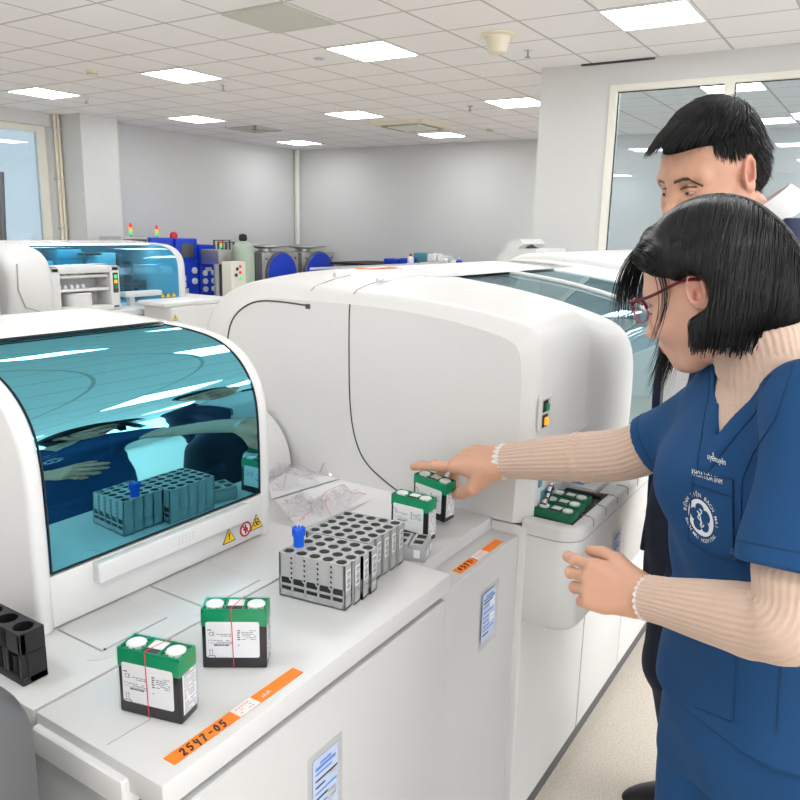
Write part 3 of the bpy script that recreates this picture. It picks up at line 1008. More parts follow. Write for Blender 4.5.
# ================================================================== items left of the near unit
t = thing('grey_device', 'dark grey rounded housing cut off by the left frame edge', 'device', (0.2, 0.95, 0))
mb = MB()
P = []
for (x, z, r) in ((0.02, 1.055, 0.03), (0.388, 1.055, 0.055)):
    pass
P = [(0.02, 0.0), (0.372, 0.0), (0.380, 0.6), (0.388, 0.94), (0.388, 0.985), (0.380, 1.022), (0.360, 1.044), (0.325, 1.054), (0.02, 1.066)]
Pp = np.array(smooth_poly(P, 2))
mid = Pp.mean(0)
secs = []
for y, s_ in ((0.690, 0.965), (0.694, 0.985), (0.704, 0.997), (0.715, 1.0), (1.15, 1.0)):
    secs.append([(mid[0]+(q[0]-mid[0])*s_, y, mid[1]+(q[1]-mid[1])*s_ if q[1] > 0.01 else 0.0) for q in Pp])
mb.loft(secs, 'dgrey', closed=True, caps=(True, True))
mb.build('housing', None, t, 40)
mb = MB().box((0.30, 0.6885, 0.80), (0.372, 0.696, 0.803), 'seam')
mb.build('housing_seam', None, t)
# ================================================================== small things on the worktops
CL, CT, CH = 0.0885, 0.0355, 0.0885      # reagent cassette: length, thickness, height


def rows_of_print(mb, x0, x1, z0, z1, y, m='greyink', dens=0.85, h=0.0011, gap=0.0026):
    z = z1
    while z > z0:
        x = x0
        while x < x1-0.001:
            w_ = min(rng.uniform(0.002, 0.006), x1-x)
            if rng.random() < dens:
                mb.box((x, y, z-h), (x+w_, y+0.0003, z), m)
            x += w_+0.0009
        z -= gap


def make_cassette(label, group, wrap=True):
    """a cassette: local x along its length, front label on -y"""
    t = thing('reagent_cassette', label, 'reagent cassette', (0, 0, 0), 0, group)
    L, T2, H = CL/2, CT/2, CH
    zt = H*0.72
    mb = MB().box((-L, -T2, 0), (L, T2, zt), bev=0.0022)
    for k in (-1, 1):
        mb.box((k*0.02-0.006, -T2-0.0006, 0.001), (k*0.02-0.004, -T2+0.001, 0.004))
    mb.build('body', 'black', t, local=True)
    mb = MB()
    mb.box((-L-0.0006, -T2-0.0006, zt-0.0006), (L+0.0006, T2+0.0006, H-0.004), bev=0.0018)
    mb.box((-L, -T2, H-0.006), (L, -T2+0.0022, H)).box((-L, T2-0.0022, H-0.006), (L, T2, H)).box((-L, -T2, H-0.006), (-L+0.0025, T2, H)).box((L-0.0025, -T2, H-0.006), (L, T2, H))
    for x in (-0.0125, 0.0125):
        mb.box((x-0.001, -T2, H-0.006), (x+0.001, T2, H-0.0003))
    for x in (-0.0285, 0.0285):
        for k in range(8):
            a = PI/8+k*PI/4
            mb.box((-0.0011, 0.0120, H-0.006), (0.0011, 0.0165, H-0.0006), None, Matrix.Translation((x, 0, 0)) @ Matrix.Rotation(a, 4, 'Z'))
    gr = mb.build('green_top', 'green', t, local=True)
    for x in (-0.0285, 0.0285):
        mb = MB()
        P = [(r_, z) for r_, z in ((0.0118, H-0.005), (0.0118, H+0.0005), (0.0108, H+0.0014), (0.0066, H+0.0016), (0.0052, H+0.0006), (0.0, H+0.0006))]
        mb.lathe(P, None, Matrix.Translation((x, 0, 0)), 24)
        for k in range(12):
            a = 2*PI*k/12
            mb.box((0.0112, -0.0013, H-0.004), (0.0126, 0.0013, H+0.0002), None, Matrix.Translation((x, 0, 0)) @ Matrix.Rotation(a, 4, 'Z'))
        mb.build('screw_cap', 'cap', t, local=True)
    mb = MB().box((-0.0108, -0.0152, H-0.004), (0.0108, 0.0152, H-0.0016), 'label')
    mb.box((-0.0108, -0.0152, H-0.0016), (0.0108, -0.004, H-0.0011), 'ink')
    mb.build('top_label', None, t, local=True)
    # front label with its print
    mb = MB()
    y = -T2-0.0007
    P = rounded_rect(-0.0385, 0.0165, 0.0345, 0.0705, 0.003, 4)
    mb.prism(P, 'y', y, -T2+0.001, 'label')
    y -= 0.0003
    T = front_T(-0.0305, y, 0.0525)
    mb.text('CE', 0.0085, T, 'ink', 'CENTER', 0.8)
    rows_of_print(mb, -0.024, -0.004, 0.049, 0.0525, y, 'greyink', 0.8)
    mb.box((-0.0355, y, 0.0385), (-0.030, y+0.0003, 0.0435), 'greyink').box((-0.035, y-0.0001, 0.039), (-0.0305, y, 0.043), 'label')
    rows_of_print(mb, -0.0285, -0.002, 0.0375, 0.0432, y)
    rows_of_print(mb, -0.0275, -0.006, 0.0345, 0.0362, y, 'ink', 1.0, 0.0016)
    for x in (-0.034, -0.0305):
        mb.box((x, y, 0.0215), (x+0.0007, y+0.0003, 0.0295), 'greyink')
        mb.add([(x-0.001, y, 0.0275), (x+0.0017, y, 0.0275), (x+0.00035, y, 0.030)], [(0, 1, 2)], 'greyink')
    hexa = [(-0.0315+0.0052*c*1.15, 0.0160+0.0036*s_) for c, s_ in ((1, 0), (0.6, 1), (-0.6, 1), (-1, 0), (-0.6, -1), (0.6, -1))]
    n = len(hexa)
    mb.tube([(q[0], y, q[1]) for q in hexa+hexa[:1]], 0.0004, 'ink', 4)
    mb.text('Roche', 0.0036, front_T(-0.0315, y, 0.0160), 'ink')
    rows_of_print(mb, -0.021, -0.009, 0.0155, 0.0172, y)
    rows_of_print(mb, 0.0045, 0.0085, 0.041, 0.058, y, 'ink', 0.8, 0.0013, 0.0033)
    rows_of_print(mb, 0.0105, 0.030, 0.0445, 0.058, y)
    rows_of_print(mb, 0.0045, 0.0085, 0.034, 0.036, y)
    mb.box((0.021, y, 0.0145), (0.0255, y+0.0003, 0.0158), 'ink')
    rows_of_print(mb, -0.0365, -0.030, 0.0575, 0.0590, y, 'ink')
    mb.build('front_label', None, t, local=True)
    # end label
    mb = MB()
    x = L+0.0005
    mb.box((L-0.001, -0.0125, 0.010), (x, 0.0155, 0.068), 'label')
    for z0, z1, m in ((0.060, 0.064, 'ink'), (0.030, 0.057, 'greyink'), (0.013, 0.026, 'greyink')):
        z = z1
        while z > z0:
            y_ = -0.010
            while y_ < 0.013:
                w_ = rng.uniform(0.002, 0.006)
                if rng.random() < 0.8:
                    mb.box((x, y_, z-0.0012), (x+0.0003, min(0.0145, y_+w_), z), m)
                y_ += w_+0.001
            z -= 0.0032
    mb.build('end_label', None, t, local=True)
    if wrap:
        mb = MB()
        e = 0.0011
        P = [(-L-e, -T2-e), (L+e, -T2-e), (L+e, T2+e), (-L-e, T2+e)]
        ring = resample(P+P[:1], 61)[:-1]
        secs = []
        for z in np.linspace(0.0005, H+0.002, 9):
            j = rng.normal(0, 0.00025, len(ring))
            secs.append([(q[0]*(1+j[i]*4), q[1]*(1+j[i]*8), z) for i, q in enumerate(ring)])
        top = [(q[0]*0.3, q[1]*0.3, H+0.0024) for q in ring]
        secs.append(top)
        mb.loft(secs, None, closed=True)
        for k in range(2):
            xx = L+e+0.0004
            z0 = rng.uniform(0.01, 0.04)
            mb.add([(xx, -T2*0.8, z0), (xx+0.0018, 0, z0+0.02), (xx, T2*0.8, z0+0.045), (xx, T2*0.2, z0)], [(0, 1, 2, 3)])
        mb.build('clear_wrap', 'film', t, local=True, smooth=80)
        xs = -0.002
        mb = MB()
        P = [(xs+0.0010, -T2-0.0022, 0.001), (xs, -T2-0.0022, H*0.5), (xs-0.001, -T2-0.0020, H), (xs-0.001, -T2-0.0008, H+0.0027), (xs+0.006, 0.002, H+0.0030), (xs+0.012, T2, H+0.0027)]
        strip(P[:3], 0.0011, 0.0002, (0, -1, 0), 'redthread', mb)
        strip(P[2:], 0.0011, 0.0002, (0, 0, 1), 'redthread', mb)
        mb.build('tear_strip', None, t, local=True)
    return t


def place(t, x, y, z, rz, ry=0.0, rx=0.0):
    t.location = (x, y, z)
    t.rotation_euler = (rx, ry, rz)
    return t


GC = 'green topped reagent cassettes'
c1 = make_cassette('wrapped green and black reagent cassette closest to the left frame edge', GC)
place(c1, 0.560, 0.709, 0.9005, -1.307)
c2 = dup(c1)
c2['label'] = 'wrapped green and black reagent cassette standing just above the long orange tape, second from left'
place(c2, 0.696, 0.708, 0.9005, -0.966)
c3_ = dup(c1)
c3_['label'] = 'green and black reagent cassette behind the grey tube racks, not held'
for ch in [q for q in list(COL.objects) if q.parent == c3_ and q.name.split('.')[0] in ('clear_wrap', 'tear_strip')]:
    bpy.data.objects.remove(ch)
place(c3_, 1.277, 0.777, 0.8755, -1.575)
c4 = dup(c3_)
c4['label'] = "green and black reagent cassette gripped by the woman's outstretched hand"
place(c4, 1.379, 0.788, 0.888, -1.72, 0.0, 0.0)
c4.rotation_euler = (math.radians(3), math.radians(3), -1.72)

# cassettes lying in the loader: seen from above, flat green tops
GL = 'cassettes in the loader tray'


def loader_cassette():
    t = thing('loaded_cassette', 'x', 'reagent cassette', (0, 0, 0), 0, GL)
    mb = MB().box((-0.0455, -0.0225, 0.0), (0.0455, 0.0225, 0.018), bev=0.003)
    mb.box((-0.0445, -0.0215, 0.017), (0.0445, -0.019, 0.0205)).box((-0.0445, 0.019, 0.017), (0.0445, 0.0215, 0.0205)).box((-0.014, -0.0215, 0.017), (-0.012, 0.0215, 0.0203)).box((0.012, -0.0215, 0.017), (0.014, 0.0215, 0.0203))
    mb.box((-0.0445, -0.0215, 0.017), (-0.042, 0.0215, 0.0205)).box((0.042, -0.0215, 0.017), (0.0445, 0.0215, 0.0205))
    mb.build('green_top', 'dgreen', t, local=True)
    for x in (-0.028, 0.028):
        MB().lathe([(0.0115, 0.017), (0.0115, 0.0215), (0.0103, 0.0224), (0.006, 0.0226), (0.005, 0.0216), (0, 0.0216)], 'cap', Matrix.Translation((x, 0, 0)), 20).build('screw_cap', None, t, local=True)
    mb = MB().box((-0.0105, -0.016, 0.0175), (0.0105, 0.016, 0.0192), 'label')
    mb.box((-0.0105, 0.005, 0.019), (0.0105, 0.016, 0.0196), 'ink')
    mb.build('top_label', None, t, local=True)
    return t


lc = loader_cassette()
for k, l in enumerate(('front cassette of the three lying in the loader tray', 'middle cassette of the three lying in the loader tray', 'rear cassette of the three in the loader tray, next to the printed legend')):
    t = lc if k == 0 else dup(lc)
    t['label'] = l
    place(t, 1.524+0.0515*k, 0.561+0.003*k, 0.8883, PI/2-0.06)

# five-place tube racks
RL, RT, RH = 0.124, 0.0225, 0.0775


def make_rack(label):
    t = thing('tube_rack', label, 'tube rack', (0, 0, 0), 0, 'grey five place tube racks')
    bm_v = MB()
    # the top plate with five holes: one ring of quads around each hole
    L, T2 = RL/2, RT/2
    zt = RH
    p = RL/5
    for k in range(5):
        cx = -L+p*(k+0.5)
        n = 24
        vs, fs = [], []
        for i in range(n):
            a = 2*PI*i/n+PI/4
            c, s_ = math.cos(a), math.sin(a)
            q = max(abs(c), abs(s_))
            ox, oy = cx+c/q*p/2, s_/q*T2
            hx, hy = cx+0.0092*c, 0.0086*s_
            vs += [(ox, oy, zt), (hx, hy, zt), (hx, hy, zt-0.046)]
        for i in range(n):
            j = (i+1) % n
            fs.append((3*i, 3*j, 3*j+1, 3*i+1))
        bm_v.add(vs, fs, 'greyplastic')
        bm_v.add(vs, [(3*i+1, 3*((i+1) % n)+1, 3*((i+1) % n)+2, 3*i+2) for i in range(n)], 'holeshade')
        m_ = len(bm_v.v)
    # walls
    for sy in (-1, 1):
        y0, y1 = (-T2, -T2+0.002) if sy < 0 else (T2-0.002, T2)
        bm_v.box((-L, y0, RH*0.46), (L, y1, RH-0.0002))
        bm_v.box((-L, y0, 0.0), (L, y1, RH*0.16))
        bm_v.box((-L, y0, RH*0.26), (L, y1, RH*0.30))
        for k in range(6):
            x = -L+p*k
            bm_v.box((max(-L, x-0.0014), y0, 0), (min(L, x+0.0014), y1, RH*0.5))
    bm_v.box((-L, -T2, 0), (L, T2, 0.003)).box((-L, -T2+0.001, RH*0.28), (L, T2-0.001, RH*0.31))
    bm_v.box((-L, -T2, 0), (-L+0.004, T2, RH-0.0002)).box((L-0.004, -T2, 0), (L, T2, RH-0.0002))
    for k in range(1, 5):
        x = -L+p*k
        bm_v.box((x-0.0012, -T2+0.002, 0), (x+0.0012, T2-0.002, RH*0.9))
    # chain of little rings between the places
    for k in range(1, 5):
        x = -L+p*k
        for q in range(5):
            disc(bm_v, Matrix.Translation((x, -T2-0.0012, RH*0.92-0.0088*q)) @ Matrix(((1, 0, 0, 0), (0, 0, -1, 0), (0, 1, 0, 0), (0, 0, 0, 1))), 0.0024, 0.0046, None, -0.0013, 0.0006, 10)
    bm_v.box((-0.012, -T2-0.001, 0.003), (0.012, -T2+0.0005, 0.0055))
    bm_v.build('frame', 'greyplastic', t, local=True)
    mb = MB()  # dark insets stand in for the shade inside holes, slots and rings
    for k in range(5):
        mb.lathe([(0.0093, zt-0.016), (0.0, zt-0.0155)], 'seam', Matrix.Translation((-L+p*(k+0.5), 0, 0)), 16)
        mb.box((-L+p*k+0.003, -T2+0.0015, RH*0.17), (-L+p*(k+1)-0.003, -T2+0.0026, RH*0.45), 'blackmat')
    for k in range(1, 5):
        for q in range(5):
            disc(mb, Matrix.Translation((-L+p*k, -T2-0.0002, RH*0.92-0.0088*q)) @ Matrix(((1, 0, 0, 0), (0, 0, -1, 0), (0, 1, 0, 0), (0, 0, 0, 1))), 0, 0.0030, 'blackmat', -0.0003, 0.0004, 10)
    mb.build('tube_well', None, t, local=True)
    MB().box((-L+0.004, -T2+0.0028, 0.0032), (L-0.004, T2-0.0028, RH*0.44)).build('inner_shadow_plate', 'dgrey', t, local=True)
    mb = MB()
    for k, (z0, z1) in enumerate(((RH*0.42, RH*0.86),)):
        mb.box((L, -0.007, z0), (L+0.0005, 0.007, z1), 'label')
        z = z1-0.003
        while z > z0+0.003:
            mb.box((L+0.0004, -0.005, z-0.0012), (L+0.0008, 0.005, z), 'ink')
            z -= rng.uniform(0.002, 0.0045)
    mb.build('barcode_label', None, t, local=True)
    return t


RACK_LABELS = ('front grey tube rack of the block, nearest the two wrapped cassettes', 'second grey tube rack of the block, the one holding the blue capped tube', 'third grey tube rack of the block counted from the front',
               'fourth grey tube rack, last before the block steps back', 'first grey tube rack of the set-back half of the block', 'second rack of the set-back half of the grey block',
               'third rack of the set-back half of the grey block', 'fourth rack of the set-back half, one before the last', 'last grey tube rack of the block, nearest the large analyzer')
rk = make_rack(RACK_LABELS[0])
rth = -1.425
for k in range(9):
    t = rk if k == 0 else dup(rk)
    ye = 0.672 if k == 0 else (0.671 if k < 4 else 0.694)
    x = 0.909+0.0238*k
    cx, cy = x-math.cos(rth)*RL/2, ye-math.sin(rth)*RL/2
    place(t, cx, cy, 0.9005, rth)
    if k:
        t['label'] = RACK_LABELS[k]
# blue capped tube in the first place of the second rack
hx, hy = 0.9328-math.cos(rth)*RL*0.9, 0.671-math.sin(rth)*RL*0.9
t = thing('capped_tube', 'tube with knobbly blue cap standing at the end of the grey rack block', 'sample tube', (hx, hy, 0.905))
MB().lathe([(0.004, 0.905), (0.0072, 0.912), (0.0072, 0.985)], 'film', Matrix.Translation((hx, hy, 0)), 16).build('tube', None, t)
mb = MB()
mb.lathe([(0.0086, 0.972), (0.0090, 0.980), (0.0090, 0.994), (0.0103, 0.997), (0.0103, 1.006), (0.0085, 1.008), (0.0, 1.008)], 'bluecap', Matrix.Translation((hx, hy, 0)), 24)
for k in range(10):
    mb.box((0.0082, -0.0015, 0.998), (0.0112, 0.0015, 1.0105), 'bluecap', Matrix.Translation((hx, hy, 0)) @ Matrix.Rotation(2*PI*k/10, 4, 'Z'))
mb.build('cap', None, t)

# low grey adapter block beside the rack block
t = thing('rack_adapter', 'low grey plastic rack adapter lying beside the standing cassette', 'rack adapter', (1.19, 0.72, 0.8755))
mb = MB()
T = Matrix.Translation((1.193, 0.728, 0.8755)) @ Matrix.Rotation(-1.25, 4, 'Z')
mb.box((-0.035, -0.030, 0.0), (0.035, 0.030, 0.026), 'greyplastic', T, 0.002)
for sx in (-1, 1):
    mb.box((sx*0.017-0.0155, -0.029, 0.026), (sx*0.017+0.0155, 0.029, 0.034), 'greyplastic', T, 0.0015)
mb.build('block', None, t)
mb = MB()
for sx in (-1, 1):
    for sy in (-1, 1):
        mb.box((sx*0.017-0.009, sy*0.014-0.008, 0.0335), (sx*0.017+0.009, sy*0.014+0.008, 0.0345), 'blackmat', T)
mb.build('socket', None, t)
for sx in (-1, 1):
    MB().box((sx*0.017-0.006, -0.0306, 0.008), (sx*0.017+0.006, -0.0300, 0.024), 'label', T).build('paper_label', None, t)
    MB().box((0.0350, sx*0.014-0.006, 0.008), (0.0356, sx*0.014+0.006, 0.022), 'label', T).build('paper_label', None, t)

# black tube rack at the left edge
t = thing('black_tube_rack', 'glossy black tube rack beside the teal hood at the left edge', 'tube rack', (0.52, 0.96, 0.9))
mb = MB()
yy0, yy1, xx0, xx1, z0, z1 = 0.893, 1.045, 0.492, 0.527, 0.9, 0.974
mb.box((xx0+0.008, yy0, z0), (xx1, yy1, z1-0.03), 'black', bev=0.002)
for k in range(4):
    cy = yy0+0.020+0.037*k
    n = 20
    vs, fs = [], []
    for i in range(n):
        a = 2*PI*i/n+PI/4
        c, s_ = math.cos(a), math.sin(a)
        q = max(abs(c), abs(s_))
        vs += [((xx0+xx1)/2+c/q*(xx1-xx0)/2, cy+s_/q*0.0185, z1), ((xx0+xx1)/2+0.0135*c, cy+0.0135*s_, z1), ((xx0+xx1)/2+0.0135*c, cy+0.0135*s_, z1-0.07), ((xx0+xx1)/2+c/q*(xx1-xx0)/2, cy+s_/q*0.0185, z1-0.03)]
    for i in range(n):
        j = (i+1) % n
        fs += [(4*i, 4*j, 4*j+1, 4*i+1), (4*i+1, 4*j+1, 4*j+2, 4*i+2), (4*i, 4*j, 4*j+3, 4*i+3)]
    mb.add(vs, fs, 'black')
    mb.box((xx0, cy-0.0185, z0), (xx0+0.009, cy-0.012, z1-0.0005), 'black', bev=0.0015)
    mb.box((xx0, cy+0.012, z0), (xx0+0.009, cy+0.0185, z1-0.0005), 'black', bev=0.0015)
mb.box((xx0-0.001, yy0, z0), (xx1, yy1, z0+0.012), 'black', bev=0.002)
mb.build('rack_frame', None, t)
mb = MB()
for k in range(4):
    cy = yy0+0.020+0.037*k
    mb.cyl((xx0+0.012, cy, z0+0.012), (xx0+0.012, cy, z1-0.035), 0.0115, 'blackmat', 14)
mb.build('tube_well', None, t)
for k in range(3):
    cy = yy0+0.020+0.037*k
    MB().box((xx0+0.001, cy-0.001, 0.945+0.004*k), (xx0+0.003, cy+0.002, 0.952+0.004*k)).build('spring_clip', 'chrome', t)

# second orange tape
T2_ = thing('marker_tape', 'short orange tape with handwriting on the second cupboard door top', 'tape', (1.32, 0.645, 0.8475))
for x0, x1, m in ((1.228, 1.312, 'orange'), (1.302, 1.350, 'pinkpaper'), (1.346, 1.420, 'orange')):
    k_ = 0.0 if m == 'orange' else 0.0005
    MB().box((x0, 0.635, 0.8474+k_), (x1, 0.655, 0.8479+k_), m).build('tape_strip' if m == 'orange' else 'paper_strip', None, T2_)
mb = MB()
scrawl(mb, '#5Y3', 1.238, 0.645, 0.8482, 0.013, 0.0135, 0.0013)
scrawl(mb, '1)', 1.288, 0.645, 0.8482, 0.010, 0.010, 0.0008)
mb.build('handwriting', None, T2_)
mb = MB()
for k in range(3):
    for j in range(5):
        mb.box((1.312+0.007*j, 0.639+0.0045*k, 0.8484), (1.312+0.007*j+rng.uniform(0.002, 0.006), 0.6402+0.0045*k, 0.8486), 'greyink')
mb.build('small_print', None, T2_)

# papers and crumpled clear wrappers on the second worktop
def sheet(name, label, corners, z, lift=0.0):
    mb = MB()
    n = 8
    vs, fs = [], []
    C4 = [np.array(c, float) for c in corners]
    for i in range(n+1):
        for j in range(n+1):
            u, v = i/n, j/n
            p = C4[0]*(1-u)*(1-v)+C4[1]*u*(1-v)+C4[2]*u*v+C4[3]*(1-u)*v
            vs.append((p[0], p[1], z+lift*max(0, u-0.8)**2*25))
    for i in range(n):
        for j in range(n):
            a = i*(n+1)+j
            fs.append((a, a+1, a+n+2, a+n+1))
    k = len(vs)
    vs += [(p[0], p[1], p[2]-0.0004) for p in vs]
    fs += [tuple(k+q for q in reversed(f)) for f in fs]
    mb.add(vs, fs, 'paper')
    return tag(mb.build(name), label, 'paper')


ZD = 0.8755
gx = lambda px, py: tuple(at(px, py, z=ZD)[:2])
sheet('paper_sheet', 'white paper sheet under the crumpled wrappers beside the teal hood', [gx(275, 500), gx(300, 530), gx(395, 490), gx(345, 478)], ZD+0.001)
sheet('paper_sheet', 'white paper sheet under the standing cassette behind the racks', [gx(350, 514), gx(388, 530), gx(398, 494), gx(390, 489)], ZD+0.0022)
sheet('paper_sheet', 'printed paper sheet tucked behind the teal hood corner', [gx(268, 486), gx(272, 500), gx(345, 478), gx(300, 463)], ZD+0.0034)


def crumple(label, px, py, w_, d_, h_, rot, seed, ridge):
    h_ = h_*1.25
    r_ = np.random.default_rng(seed)
    c = at(px, py, z=ZD)
    t = thing('clear_wrapper', label, 'plastic wrapper', (c[0], c[1], ZD), 0, 'crumpled clear wrappers')
    n, m_ = 11, 7
    vs, fs = [], []
    ca, sa = math.cos(rot), math.sin(rot)
    hgt = r_.random((n+1, m_+1))
    for i in range(n+1):
        for j in range(m_+1):
            u, v = i/n-0.5, j/m_-0.5
            x = u*w_+r_.normal(0, 0.006)
            y = v*d_*(1-0.3*abs(u))+r_.normal(0, 0.006)
            z = 0.0016+h_*(hgt[i, j]**1.6)*max(0.0, 1-(2*u)**2)**0.7*max(0.05, 1-(2*v)**2)*1.3+(0.0016 if abs(u) < 0.5 else 0)
            vs.append((c[0]+ca*x-sa*y, c[1]+sa*x+ca*y, ZD+0.003+z))
    for i in range(n):
        for j in range(m_):
            a = i*(m_+1)+j
            fs += [(a, a+1, a+m_+2), (a, a+m_+2, a+m_+1)]
    mb = MB().add(vs, fs, 'crinkle')
    mb.build('film_sheet', None, t, smooth=12)
    mb = MB()
    P = []
    for i in range(n+1):
        j = int((m_/2)+ridge*math.sin(i*0.55+seed))
        j = min(max(j, 0), m_)
        q = vs[i*(m_+1)+j]
        P.append((q[0], q[1], q[2]+0.0012))
    mb.tube(smooth_poly(P, 2)[3:-3], 0.0005, 'redthread', 5)
    mb.build('tear_strip', None, t)
    return t


crumple('crumpled clear wrapper nearest the blue capped tube', 300, 512, 0.15, 0.10, 0.030, 0.5, 3, 2)
crumple('crumpled clear wrapper standing highest, against the large analyzer wall', 340, 470, 0.14, 0.12, 0.075, -0.6, 5, 3)
crumple('crumpled clear wrapper lying half behind the teal hood edge', 288, 478, 0.20, 0.13, 0.045, 0.9, 8, 3)
crumple('flat clear wrapper with pink strip between the racks and the analyzer wall', 335, 505, 0.17, 0.09, 0.026, 0.1, 11, 3)
# the low white dome right of the hood
t = thing('white_cover', 'white domed cover behind the teal hood beside the large analyzer', 'cover', (1.40, 1.45, ZD))
mb = MB()
P = [(1.27, 0.876), (1.275, 0.93), (1.30, 0.98), (1.345, 1.02), (1.41, 1.045), (1.62, 1.05), (1.62, 0.876)]
P = smooth_poly(P, 2)
mb.prism([(p[0], p[1]) for p in P], 'x', 1.14, 1.462, 'white')
mb.build('cover_shell', None, t, 40)

# ================================================================== far side: second analyser row
YB = 4.845
E_ = thing('hooded_analyzer', 'white analyzer with clear blue hood in the back row at left', 'laboratory analyzer', (3.6, 5.4, 0))
s_ = (1.36-0.9)/(1.314-0.9)
hb = np.array([((q[0]-0.99)*1.35+YB, 0.9+(q[1]-0.9)*s_) for q in h1])
cap_slab(4.235, 4.31, hb, 0.02).build('hood_end_right', 'white', E_, 50)
cap_slab(2.98, 3.06, hb, 0.02).build('hood_end_left', 'white', E_, 50)
ig = [i for i in range(len(hb)) if hb[i][1] > 0.905 and hb[i][0] < YB+0.33]
gp = inset(hb, 0.01)[ig[0]:ig[-1]+1]
MB().loft([[(3.05, *q) for q in gp], [(4.245, *q) for q in gp]]).build('hood_window', 'glass_back', E_, 60)
it = [i for i in range(len(hb)) if hb[i][0] >= YB+0.32 and i > 30]
MB().loft([[(3.0, *q) for q in hb[it[0]:]], [(4.3, *q) for q in hb[it[0]:]]]).build('hood_top', 'white', E_, 60)
MB().box((2.2, YB-0.3, 0.86), (4.75, YB+0.85, 0.90), bev=0.01).build('worktop', 'white', E_)
MB().box((2.2, YB-0.28, 0.05), (4.72, YB+0.85, 0.86)).build('cabinet_body', 'white2', E_)
MB().box((2.25, YB-0.24, 0.0), (4.70, YB+0.8, 0.05)).build('plinth', 'dgrey', E_)
mb = MB()
mb.box((3.05, YB+0.62, 0.9), (4.24, YB+0.66, 1.34), 'tealin')
mb.build('interior_back', None, E_)
MB().box((3.1, YB+0.30, 1.335), (4.2, YB+0.34, 1.342)).build('interior_fill', 'glowstrip', E_)  # added glowing strip, brightens the inside behind the blue hood
for x0, x1, z0, z1, m in ((3.12, 3.38, 0.92, 1.22, 'lgrey'), (3.42, 3.62, 0.92, 1.30, 'tealin'), (3.66, 3.92, 0.92, 1.27, 'lgrey'), (3.95, 3.985, 0.92, 1.26, 'dgrey'), (4.05, 4.08, 0.92, 1.2, 'dgrey'), (4.12, 4.20, 0.92, 1.05, 'dgrey')):
    MB().box((x0, YB+0.35, z0), (x1, YB+0.55, z1), m, bev=0.01).build('internal_module', None, E_)
for x0, x1, z0, z1 in ((3.08, 3.28, 1.10, 1.14), (3.96, 4.10, 1.0, 1.02), (3.58, 3.72, 1.26, 1.275)):
    MB().box((x0, YB+0.25, z0), (x1, YB+0.36, z1), 'black', bev=0.004).build('transport_arm', None, E_)
# stacked white front shell on the left of the back unit
p0_, p1_ = at(12, 262, y=YB-0.25), at(52, 302, y=YB-0.25)
PF = [(YB-0.25, 0.905), (YB-0.27, 1.05), (YB-0.255, 1.20), (YB-0.20, 1.29), (YB-0.08, 1.345), (YB+0.1, 1.36), (YB+0.3, 1.362), (YB+0.3, 0.905)]
cap_slab(p0_[0]-0.03, p1_[0]+0.03, prof(PF, 50), 0.05).build('front_shell', 'white', E_, 60)
mb = MB()
strip([(p0_[0]+0.02, YB-0.268, 1.24), (p0_[0]+0.01, YB-0.275, 1.08), (p0_[0]+0.05, YB-0.272, 0.97), (p0_[0]+0.16, YB-0.27, 0.93)], 0.006, 0.003, (0, -1, 0), 'softseam', mb)
mb.build('panel_seam', None, E_)
p0_ = at(12, 262, y=YB-0.35)
MB().box((2.25, YB-0.30, 0.905), (p0_[0]-0.06, YB+0.3, 1.27), bev=0.03, seg=4).build('side_unit', 'white', E_)
# front loader module
a0, a1 = at(53, 308, y=YB-0.22), at(119, 265, y=YB-0.22)
x0, x1, zt = a0[0], a1[0], a1[2]
L_ = E_
mb = MB()
mb.box((x0, YB-0.22, 0.902), (x0+0.07, YB-0.02, zt), bev=0.015).box((x1-0.075, YB-0.22, 0.902), (x1, YB-0.02, zt), bev=0.015).box((x0, YB-0.22, zt-0.05), (x1, YB-0.02, zt), bev=0.015).box((x0, YB-0.22, 0.902), (x1, YB-0.02, 0.94), bev=0.01)
mb.build('frame', 'white', L_)
MB().box((x0+0.06, YB-0.06, 0.93), (x1-0.06, YB-0.03, zt-0.04)).build('back_plate', 'lgrey', L_)
for k in range(2):
    MB().box((x0+0.07, YB-0.20, 1.13-0.09*k), (x1-0.08, YB-0.05, 1.15-0.09*k), bev=0.004).build('shelf', 'white', L_)
for k in range(5):
    xx = x0+0.10+0.045*k
    MB().lathe([(0.016, 1.15), (0.016, 1.175), (0.010, 1.18), (0.010, 1.19)], 'cap', Matrix.Translation((xx, YB-0.15, 0)), 12).build('bottle_cap', None, L_)
for k in range(5):
    xx = x0+0.095+0.045*k
    MB().lathe([(0.014, 1.06), (0.014, 1.08), (0.009, 1.085)], 'cap', Matrix.Translation((xx, YB-0.16, 0)), 12).build('bottle_cap', None, L_)
MB().lathe([(0.10, 0.94), (0.10, 1.02), (0.09, 1.03), (0, 1.03)], 'white', Matrix.Translation(((x0+x1)/2-0.02, YB-0.12, 0)), 24).build('round_cover', None, L_)
for z_, m in ((1.12, 'greenled'), (1.085, 'amber'), (1.05, 'green')):
    MB().box((x1-0.05, YB-0.228, z_), (x1-0.025, YB-0.215, z_+0.025), m, bev=0.004).build('indicator_button', None, L_)
MB().box((x1-0.058, YB-0.2235, 1.02), (x1-0.017, YB-0.2195, 1.16)).build('indicator_panel', 'seam', L_)
a0, a1 = at(122, 300, y=YB-0.05), at(158, 294, y=YB-0.05)
MB().box((a0[0], YB-0.1, a0[2]+0.02), (a1[0], YB-0.02, a0[2]+0.06), bev=0.01).box((a0[0]+0.05, YB-0.08, 0.9), (a0[0]+0.09, YB-0.04, a0[2]+0.03)).build('handle_bar', 'white', E_)
a0, a1 = at(158, 320, y=YB-0.34), at(203, 300, y=YB-0.34)
t = thing('side_module', 'low white module with yellow warning label right of the clear blue hood', 'laboratory module', (4.2, YB-0.45, 0))
